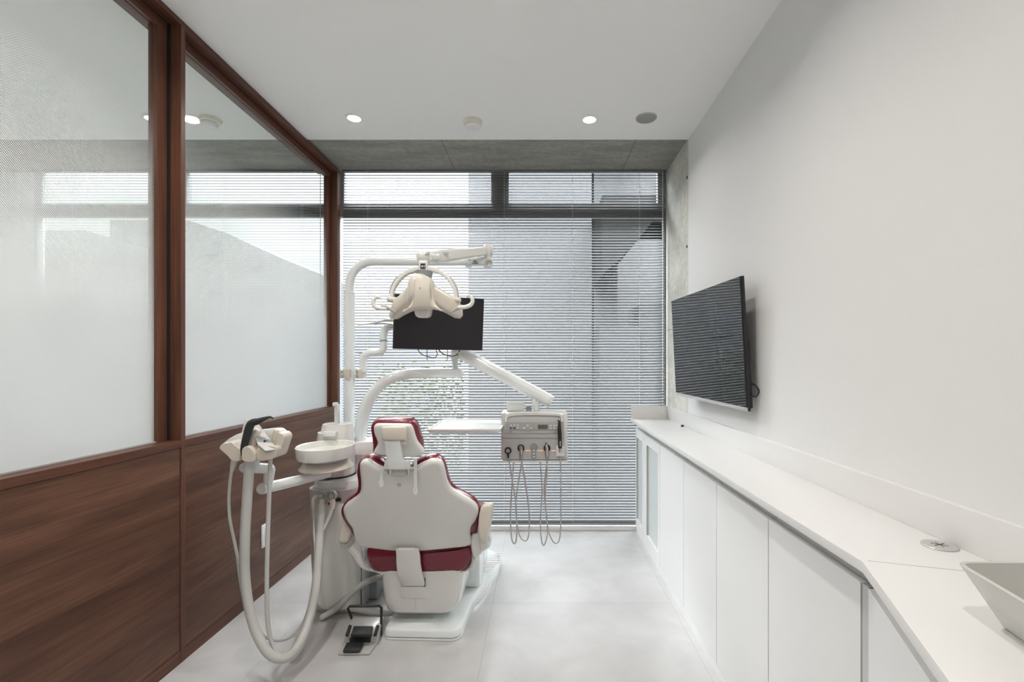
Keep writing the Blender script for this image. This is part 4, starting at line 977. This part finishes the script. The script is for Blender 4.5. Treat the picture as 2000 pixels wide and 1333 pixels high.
# ================================================================== instrument table (delivery unit)
def delivery():
    t = thing('instrument_table', P(1043, 895, 2.55), 'white instrument table with control panel and tray hanging from a curved white arm', 'instrument table')
    Y = 2.5
    arm = [(700, 916, 2.46), (702, 875, 2.46), (705, 838, 2.46), (711, 806, 2.46), (724, 776, 2.46), (745, 751, 2.47), (772, 736.5, 2.49), (805, 730.5, 2.53), (850, 729, 2.58), (896, 729, 2.62)]
    obj('curved_arm', tube(BM(), [P(*q) for q in arm], [.034, .033, .032, .031, .030, .0285, .0275, .027, .027, .027], 20, rnd=True), M_['enam'], t)
    obj('arm_post', tube(BM(), [P(889, 724, 2.62), P(889, 712, 2.62), P(888, 698, 2.62), P(891, 688, 2.62)], [.019, .017, .021, .030], 18, rnd=True), M_['enam'], t)
    obj('spring_arm', tube(BM(), [P(901, 690, 2.62), P(1075, 785, 2.60)], .0375, 24, smooth=False), M_['enam'], t)
    obj('arm_end_cap', tube(BM(), [P(1071, 783, 2.60), P(1076.5, 786, 2.60)], [.0385, .0365], 24, smooth=False), M_['plast'], t)
    obj('arm_screw', lathe(BM(), [(0, .003), (.004, .002), (.004, -.002)], P(1047.5, 783, 2.562), 12, axis=(0, -1, 0)), M_['metal'], t)
    obj('hanger', tube(BM(), [P(1045, 780, 2.60), P(1047, 790, 2.59), P(1047, 808, 2.58)], [.022, .019, .019], 18), M_['enam'], t)
    # body
    q = lambda px, py, y=Y: P(px, py, y)
    side = [(2.53, EYE - (806 - CY) * Y / F), (2.506, EYE - (809 - CY) * Y / F), (2.494, EYE - (816 - CY) * Y / F), (2.500, EYE - (856 - CY) * Y / F), (2.497, EYE - (898 - CY) * Y / F), (2.62, EYE - (898 - CY) * Y / F), (2.66, EYE - (870 - CY) * Y / F), (2.66, EYE - (812 - CY) * Y / F), (2.63, EYE - (805 - CY) * Y / F)]
    x0, x1 = q(979, 0).x, q(1108, 0).x
    body = obj('control_head', prism(BM(), side, x0, x1, 'x', .006), M_['silver'], t, 40)
    hood = BM(); lp = catmull([q(a, b, 2.502) for a, b in ((986, 823), (987.5, 812), (994, 806.5), (1040, 804.5), (1088, 806.5), (1098, 812), (1101, 823), (1096, 824.5), (1094, 816), (1088, 813), (1040, 811.5), (998, 813.5), (992, 819), (991, 824.5))], 3, True)
    obj('hood', layered(hood, lp, (0, -1, 0), [(0, -.02), (0, .012), (.003, .016)]), M_['plast'], t, 40)
    obj('fascia_strip', box(BM(), q(987, 839.8, 2.4925), q(1100.5, 825, 2.502)), M_['capg'], body, 0)
    obj('display', box(BM(), q(1050.5, 838.5, 2.491), q(1070, 830, 2.494)), M_['lcd'], body, 0)
    for py in (847, 856): obj('panel_joint', box(BM(), q(986 if py < 850 else 980, py + .4, 2.4955), q(1100 if py < 850 else 1107.5, py - .4, 2.50)), M_['dgrey'], body, 0)
    pk = lambda a, b, m='btn': obj('button', box(BM(), q(a - 2, b + 1.5, 2.490), q(a + 2, b - 1.5, 2.494), .001), M_[m], body, 0)
    for a, b in ((998, 831.5), (1004.5, 831.5), (1011.5, 831.5), (1011.5, 836.8), (1030.5, 831.5), (1023.5, 836.8), (1037, 836.8), (1076, 832), (1082.5, 832), (1076, 837), (1082.5, 837), (1088, 832)): pk(a, b)
    for a in (997.5, 1004.5): pk(a, 836.8, 'blue')
    tri = BM(); prism(tri, [(q(1023, 0).x, q(0, 839.8).z), (q(1037, 0).x, q(0, 839.8).z), (q(1030, 0).x, q(0, 844.2).z)], 2.492, 2.497, 'y'); obj('panel_notch', tri, M_['capg'], body, 0)
    s = box(BM(), q(995.5, 844.6, 2.4945), q(1000, 843.8, 2.4965)); obj('small_print', s, M_['ink'], body, 0)
    s = box(BM(), q(1075, 844.8, 2.4945), q(1088, 844.4, 2.4965)); obj('small_print', s, M_['ink'], body, 0)
    obj('bottom_lip', box(BM(), q(981, 900.5, 2.485), q(1107, 895, 2.60), .003), M_['plast'], t)
    obj('side_handle', hexa(BM(), [q(1101, 897, 2.50), q(1109, 897, 2.50), q(1109, 897, 2.60), q(1101, 897, 2.60), q(1100, 808, 2.49), q(1108, 808, 2.49), q(1107, 808, 2.60), q(1100, 808, 2.60)], .006), M_['plast'], t)
    obj('side_handle', hexa(BM(), [q(980, 822, 2.51), q(985, 822, 2.51), q(985, 822, 2.60), q(980, 822, 2.60), q(986, 806, 2.51), q(992, 806, 2.51), q(992, 806, 2.60), q(986, 806, 2.60)], .003), M_['plast'], t)
    for px, py in ((992, 881), (1017.5, 876), (1043, 873.5), (1068.5, 876)):
        h = BM(); c = q(px, py, 2.492)
        lathe(h, [(.0185, -.006), (.0185, .002), (.0165, .004), (0, .004)], c, 26, axis=(0, -1, 0))
        ho = obj('handpiece_holder', h, M_['dgrey'] if px == 1043 else M_['hole'], body, 40)
        sl = BM(); box(sl, q(px - 3.6, 899, 2.488), q(px + 3.6, py + 4, 2.494), .001); obj('holder_slot', sl, M_['dgrey'], ho, 0)
    for px, in ((1043,),):
        for k, y in enumerate((881, 887, 892.5)):
            obj('latch', box(BM(), q(px - 1.8, y + 1, 2.484), q(px + 1.8, y - 1, 2.489), .001), M_['white'], body)
    for a, b in ((1026, 1036), (1050.5, 1061.5), (1077, 1085.5)):
        obj('indicator_bar', box(BM(), q(a, 881.3, 2.4945), q(b, 880.6, 2.497)), M_['orange'], body, 0)
    obj('pen_rest', box(BM(), q(1086, 892, 2.478), q(1102.5, 870.5, 2.498), .004), M_['plast'], t)
    # box on top and small connector
    bx = obj('top_box', hexa(BM(), [q(990, 804, 2.54), q(1023, 804, 2.54), q(1023, 804, 2.60), q(990, 804, 2.60), q(989.5, 783.5, 2.54), q(1024, 783.5, 2.54), q(1023, 783.5, 2.60), q(990, 783.5, 2.60)], .002), M_['enam'], t)
    obj('box_lid_gap', box(BM(), q(991, 789.6, 2.5385), q(1023, 789.0, 2.542)), M_['capg'], bx, 0)
    cn = BM()
    for i in range(3): box(cn, q(1026, 803 - i * 4.2, 2.54), q(1039, 800.8 - i * 4.2, 2.575), .001)
    obj('connector_stack', cn, M_['silver'], t)
    for i in range(2): obj('connector_gap', box(BM(), q(1027, 800.6 - i * 4.2, 2.545), q(1038, 799 - i * 4.2, 2.57)), M_['hole'], t, 0)
    # tray
    z = .882; bm = BM(); xs0, xs1, ya, yb = -.562, -.190, 2.335, 2.73
    lp = [Vector((u, v, z)) for u, v in rrect(xs0, ya, xs1, yb, .03, 6)]
    layered(bm, lp, (0, 0, 1), [(.012, -.014), (.004, -.010), (0, 0), (0, .004), (.003, .0055), (.010, .0035), (.016, -.002)])
    obj('bracket_tray', bm, M_['plast'], t, 40)
    obj('tray_arm', box(BM(), (xs1 - .06, 2.50, z - .030), (x0 + .03, 2.56, z - .012), .004), M_['plast'], t)
    # hoses under the table with their handpieces
delivery()
def handpiece(name, label, head, pts, kind, r=.0036):
    t = thing(name, P(*head), label, 'handpiece', 'handpieces on the instrument table')
    tip = P(*head)
    if kind == 'pen':
        obj('grip', tube(BM(), [P(1089.5, 822.5, 2.468), P(1092.5, 824, 2.466), P(1092.5, 835, 2.466), P(1093.5, 852, 2.466), P(1094, 874, 2.468)], [.0018, .006, .0095, .011, .0098], 16, rnd=True), M_['black'], t)
        obj('tip', tube(BM(), [P(1092, 823, 2.466), P(1090, 821.2, 2.466), P(1089, 823, 2.466)], .0018, 8), M_['black'], t)
        b = BM(); s = .0012
        for i, (a, c) in enumerate(((863, 865), (866.5, 868), (869.5, 871.5))): box(b, P(1093.2, c, 2.456), P(1095, a, 2.457))
        obj('lettering', b, M_['white'], t, 0)
        obj('collar', tube(BM(), [P(1094, 874, 2.468), P(1094.5, 884, 2.468)], .0065, 12, smooth=False), M_['metal'], t)
    elif kind == 'steel':
        obj('body', tube(BM(), [P(1067.5, 868, 2.47), P(1068, 875, 2.468), P(1068, 882, 2.472), P(1068.5, 891, 2.48)], [.004, .0085, .0075, .005], 14, rnd=True), M_['metal'], t)
        obj('burr_tip', tube(BM(), [P(1067, 870, 2.47), P(1066.5, 867, 2.47)], .0045, 10, smooth=False, rnd=True), M_['black'], t)
    else:
        px, py = head[0], head[1]
        obj('body', tube(BM(), [P(px, py, 2.47), P(px + .3, py + 5, 2.472), P(px + .8, py + 13, 2.48)], [.008, .0075, .0045], 14, rnd=True), M_['metal'] if kind == 'm' else M_['black'], t)
        obj('end_ring', lathe(BM(), [(.0095, 0), (.0095, .003), (.006, .004), (.005, .001), (0, .001)], P(px, py, 2.463), 18, axis=(0, -1, 0)), M_['dgrey'], t)
    path = [P(a, b, 2.485 + .0008 * i) for i, (a, b) in enumerate(pts)]
    obj('hose', tube(BM(), path, r, 8, n=8), M_['hose2'], t)
handpiece('handpiece', 'dark handpiece in the far left holder of the instrument table', (992, 881, 2.47), [(992.5, 891), (995, 905), (1000, 935), (1007, 980), (1009.5, 1025), (1008.5, 1053), (1004, 1062.5), (999, 1050), (997, 1012), (999, 965), (1003.5, 901)], 'd')
handpiece('handpiece', 'steel topped handpiece in the second holder from the left of the table', (1017.5, 875, 2.47), [(1018, 886), (1019.5, 905), (1026, 944), (1032, 986), (1034, 1025), (1031.5, 1050), (1025, 1057), (1015.5, 1048), (1010, 1024), (1007.5, 990), (1010.5, 955), (1019.5, 901)], 'm')
handpiece('handpiece', 'bright steel handpiece with black tip in the fourth holder of the table', (1068, 876, 2.47), [(1068.5, 889), (1068, 930), (1065, 965), (1066.5, 1000), (1069.5, 1031), (1068, 1051), (1061.5, 1066), (1057, 1051), (1055.5, 1014), (1058.5, 960), (1055, 901)], 'steel')
handpiece('pen_handpiece', 'black pen shaped handpiece standing in the white rest at the right of the table', (1094, 850, 2.47), [(1094.5, 883), (1095.2, 950), (1095, 1025), (1092.5, 1054), (1086.5, 1062), (1078, 1055), (1070, 1032), (1065, 986), (1063, 950), (1069, 901)], 'pen')
# ================================================================== assistant's instrument holder with suction hoses
def assistant():
    t = thing('assistant_holder', P(500, 900, 1.8), 'white assistant instrument holder with keypad on a jointed arm left of the spittoon', 'instrument holder')
    obj('swing_arm', tube(BM(), [P(511, 955.5, 1.88), P(640, 925, 2.20)], [.0222, .0222], 22, smooth=False), M_['enam'], t)
    obj('arm_end_cap', tube(BM(), [P(510, 955.7, 1.876), P(513, 955, 1.885)], [.0205, .023], 22, smooth=False), M_['plast'], t)
    obj('elbow_joint', tube(BM(), [P(524, 940, 1.90), P(526, 918, 1.90)], [.019, .022], 18, smooth=False, rnd=True), M_['enam'], t)
    obj('upper_link', tube(BM(), [P(526, 916, 1.90), P(478, 914, 1.83)], .0205, 18, smooth=False, rnd=True), M_['enam'], t)
    obj('holder_post', tube(BM(), [P(499, 915, 1.85), P(499, 893, 1.83)], [.014, .016], 14, smooth=False), M_['enam'], t)
    # curved carrier bar behind the cradles
    def blk(name, pts, y0, y1, m='plast', ins=.006):
        lp = catmull([P(a, b, y0) for a, b in pts], 3, True)
        d = y1 - y0
        return obj(name, layered(BM(), lp, (0, 1, 0), [(ins * .5, -.002), (ins * .15, -.0005), (0, .003), (0, d), (ins * .5, d + .002)]), M_[m], t, 32)
    blk('carrier', [(429, 876), (441, 862), (456, 852), (472, 846), (500, 842), (530, 838.5), (541, 839), (549, 844), (556.5, 852), (553, 866), (545, 878), (520, 884), (480, 886), (450, 884)], 1.83, 1.87, 'plast', .008)
    blk('cradle', [(428.5, 876), (436, 866), (444, 866), (452, 864), (462, 872), (471, 880), (470, 891), (466, 901), (454, 901), (442, 889)], 1.745, 1.83, 'cream')
    blk('cradle', [(474, 876), (486, 872), (497, 884), (497, 892), (495, 902), (482, 903), (473, 899), (472, 888)], 1.735, 1.83, 'cream')
    blk('cradle', [(503, 876), (514, 870), (535, 872), (542, 876), (540, 886), (534, 896), (512, 901), (503, 898), (500, 888)], 1.75, 1.83, 'cream')
    blk('cradle', [(535, 860), (541, 848), (548, 846), (556, 853), (553, 866), (546, 884), (540, 884), (536, 872)], 1.775, 1.83, 'cream')
    # keypad, a raked plate
    q = [P(505, 876, 1.742), P(524, 880.5, 1.742), P(536, 872, 1.765), P(520, 862, 1.775)]
    kt = [P(497, 829, 1.80), P(503, 829, 1.80)]
    kp = [P(503, 868, 1.742), P(518, 881, 1.732), P(541.5, 873.5, 1.740), P(507, 831, 1.80), P(494, 822.5, 1.812), P(488, 829, 1.81)]
    n = (kp[1] - kp[0]).cross(kp[3] - kp[0]).normalized()
    if n.y > 0: n = -n
    kp = [p - n * n.dot(p - kp[0]) for p in kp]
    bm = BM(); a = [bm.verts.new(p) for p in kp]; b = [bm.verts.new(p - n * .014) for p in kp]
    f = bm.faces.new(a); bm.faces.new(b)
    for k in range(6): bm.faces.new((a[k], a[(k + 1) % 6], b[(k + 1) % 6], b[k]))
    bmesh.ops.triangulate(bm, faces=[f])
    kpd = obj('keypad', bm, M_['keyp'], t, 0)
    for i, (px, py) in enumerate(((512, 855), (521.5, 858), (512, 862.5), (522, 867), (501, 838))):
        obj('key', lathe(BM(), [(0, .0022), (.0042, .002), (.0046, -.004)], P(px, py, 1.762 if py > 850 else 1.785) , 14, axis=n), M_['btn'], kpd)
    obj('key', lathe(BM(), [(0, .0022), (.0038, .002), (.0042, -.004)], P(517, 862, 1.757), 14, axis=n), M_['blue'], kpd)
    obj('backplate', hexa(BM(), [P(470, 850, 1.838), P(488, 868, 1.838), P(492, 868, 1.85), P(472, 850, 1.85), P(478, 821, 1.83), P(490, 822, 1.83), P(492, 822, 1.845), P(479, 821, 1.845)], .003), M_['plast'], t)
assistant()
# three instruments with their hoses
def hosething(name, label, cat): return thing(name, P(480, 900, 1.78), label, cat, 'suction and syringe lines of the assistant holder')
t = hosething('air_water_syringe', 'black angled syringe resting in the left cradle with a thin pale hose', 'syringe')
obj('handle', tube(BM(), [P(473, 890, 1.745), P(476, 876, 1.745), P(482, 852, 1.745), P(488, 833, 1.745), P(493, 826.5, 1.745), P(502, 824, 1.745)], [.004, .011, .0135, .0145, .014, .0125], 18, rnd=True), M_['blackg'], t)
obj('nozzle', tube(BM(), [P(501, 824.5, 1.745), P(515, 819, 1.745), P(526, 815.3, 1.745), P(530, 815.5, 1.745), P(533, 818, 1.745)], [.0125, .008, .0042, .0030, .0026], 14, rnd=True), M_['blackg'], t)
obj('ring', tube(BM(), [P(491.8, 826.8, 1.745), P(494.8, 830.8, 1.745)], .0012, 8, smooth=False), M_['hose'], t)
obj('hose_collar', tube(BM(), [P(458, 898, 1.79), P(456, 908, 1.79), P(453, 920, 1.79)], [.0125, .011, .007], 16, rnd=True), M_['cream'], t)
obj('hose', tube(BM(), [P(453, 918, 1.79), P(449.5, 940, 1.79), P(447, 975, 1.79), P(449, 1015, 1.79), P(457, 1055, 1.80), P(464, 1090, 1.80), P(468, 1125, 1.82), P(476, 1170, 1.84), P(492, 1215, 1.86), P(515, 1243, 1.88), P(545, 1252, 1.92), P(575, 1240, 1.96), P(597, 1205, 2.0), P(611, 1150, 2.04), P(616, 1085, 2.08), P(613, 1030, 2.12), P(612, 990, 2.165)], .0055, 10, n=5), M_['hose'], t)
t = hosething('suction_hose', 'thick grey suction hose hanging in a wide loop from the second cradle', 'hose')
obj('hose', tube(BM(), [P(487, 900, 1.78), P(485, 940, 1.78), P(481, 1000, 1.78), P(478, 1060, 1.78), P(478, 1120, 1.79), P(485, 1180, 1.79), P(500, 1235, 1.78), P(525, 1277, 1.77), P(553, 1287, 1.79), P(580, 1265, 1.86), P(602, 1215, 1.94), P(616, 1150, 2.02), P(622, 1090, 2.07), P(626, 1030, 2.12), P(629, 985, 2.16)], .0172, 18, n=6), M_['hose'], t)
obj('valve', tube(BM(), [P(490, 885, 1.775), P(497, 858, 1.775), P(501, 846, 1.775)], [.0155, .015, .0155], 18, smooth=False, rnd=True), M_['cream'], t)
obj('valve_lever', tube(BM(), [P(501.5, 869, 1.757), P(504, 862, 1.757), P(506, 861, 1.757)], .0022, 8, smooth=False), M_['black'], t)
t = hosething('saliva_ejector_hose', 'slim grey hose hanging from the right of the assistant holder', 'hose')
obj('hose', tube(BM(), [P(528, 893, 1.80), P(527, 930, 1.80), P(524.5, 1000, 1.80), P(522, 1080, 1.80), P(521, 1160, 1.80), P(524, 1225, 1.80), P(535, 1268, 1.80), P(556, 1287, 1.79), P(580, 1277, 1.85), P(602, 1235, 1.93), P(618, 1170, 2.0), P(624, 1110, 2.05), P(619, 1060, 2.09), P(634, 1030, 2.12), P(645, 1005, 2.15), P(649, 985, 2.165)], .0078, 14, n=5), M_['hose'], t)
obj('valve', tube(BM(), [P(533, 870, 1.775), P(537, 850, 1.775), P(539, 843, 1.775)], [.009, .0085, .009], 14, smooth=False, rnd=True), M_['cream'], t)
# ================================================================== outside
struct('ground', box(BM(), (-30, 3.8, -1.0), (30, 60, -.6)), M_['asph'])['kind'] = 'structure'
def E(px, Y): return (px - CX) * Y / F
def Z(py, Y): return EYE - (py - CY) * Y / F
Y = 6.0
t = thing('neighbouring_building', (E(1000, Y), Y, -.6), 'pale rendered building wall close outside the right half of the window', 'building')
b = box(BM(), (E(915, Y), Y, -.6), (E(1155, Y), Y + .25, 7)); obj('pale_wall', b, M_['out1'], t, 0)
b = box(BM(), (E(1160, Y), Y, -.6), (E(1206, Y), Y + .25, 7)); obj('grey_wall', b, M_['out2'], t, 0)
b = BM(); prism(b, [(E(1160, Y), Z(560, Y)), (E(1205, Y), Z(519, Y)), (E(1245, Y), Z(470, Y)), (E(1330, Y), Z(470, Y)), (E(1330, Y), Z(425, Y)), (E(1160, Y), Z(425, Y))], 5.2, 6.0, 'y'); obj('stair_canopy', b, M_['out3'], t, 0)
b = box(BM(), (E(1206, Y), Y + .9, -.6), (E(1400, Y), Y + 5, 7)); obj('side_wall', b, M_['out1'], t, 0)
b = box(BM(), (E(1241, Y), Y - .2, -.6), (E(1400, Y), Y + .5, Z(600, Y))); obj('parapet_wall', b, M_['out2'], t, 0)
b = box(BM(), (E(1165, Y), Y - .3, -.6), (E(1240, Y), Y + .3, Z(640, Y))); obj('low_wall', b, M_['out2'], t, 0)
Y = 22.0
t = thing('distant_building', (E(420, Y), Y, -.6), 'pale gabled building with small windows seen faintly through the filmed glass', 'building')
b = BM(); prism(b, [(E(215, Y), -.6), (E(550, Y), -.6), (E(550, Y), Z(505, Y)), (E(440, Y), Z(455, Y)), (E(365, Y), Z(430, Y)), (E(215, Y), Z(430, Y))], Y, Y + 8, 'y'); obj('facade', b, M_['out4'], t, 0)
for px, py in ((240, 470), (300, 470), (415, 485), (500, 510), (240, 560), (300, 560), (415, 560), (500, 575)):
    obj('window', box(BM(), (E(px - 10, Y), Y - .08, Z(py + 14, Y)), (E(px + 10, Y), Y + .05, Z(py - 14, Y))), M_['outw'], t, 0)
t = thing('low_building', (E(90, 16), 16, -.6), 'pale block outside the far left of the next room window', 'building')
obj('facade', box(BM(), (E(75, 16), 16, -.6), (E(165, 16), 20, Z(450, 16))), M_['out4'], t, 0)
obj('window', box(BM(), (E(100, 16), 15.94, Z(520, 16)), (E(122, 16), 16.02, Z(480, 16))), M_['outw'], t, 0)
t = thing('glazed_block', (E(730, 14), 14, -.6), 'blue grey low block behind the light pole outside the window', 'building')
obj('facade', box(BM(), (E(600, 14), 14, -.6), (E(790, 14), 18, Z(640, 14))), mat('blue_grey_wall', (.09, .095, .105), .8, spec=0), t, 0)
obj('window', box(BM(), (E(700, 14), 13.94, Z(690, 14)), (E(750, 14), 14.02, Z(655, 14))), M_['outw'], t, 0)
hb = BM(); Yh = 7.5
for i in range(1700):
    c = Vector((random.uniform(E(740, Yh), E(905, Yh)), Yh + random.uniform(-.3, .3), random.uniform(-.6, Z(735, Yh)) + .25 * random.random()))
    a = Vector((random.gauss(0, 1), random.gauss(0, 1), random.gauss(0, 1))).normalized() * .05; d = Vector((random.gauss(0, 1), random.gauss(0, 1), random.gauss(0, 1))); d = (d - a * d.dot(a) / a.dot(a)).normalized() * .028
    v = [hb.verts.new(c + q) for q in (a, d, -a, -d)]; hb.faces.new(v)
o = obj('hedge', hb, M_['leaf'], None, 0); tag(o, 'green hedge outside beyond the curved arm of the table', 'hedge')
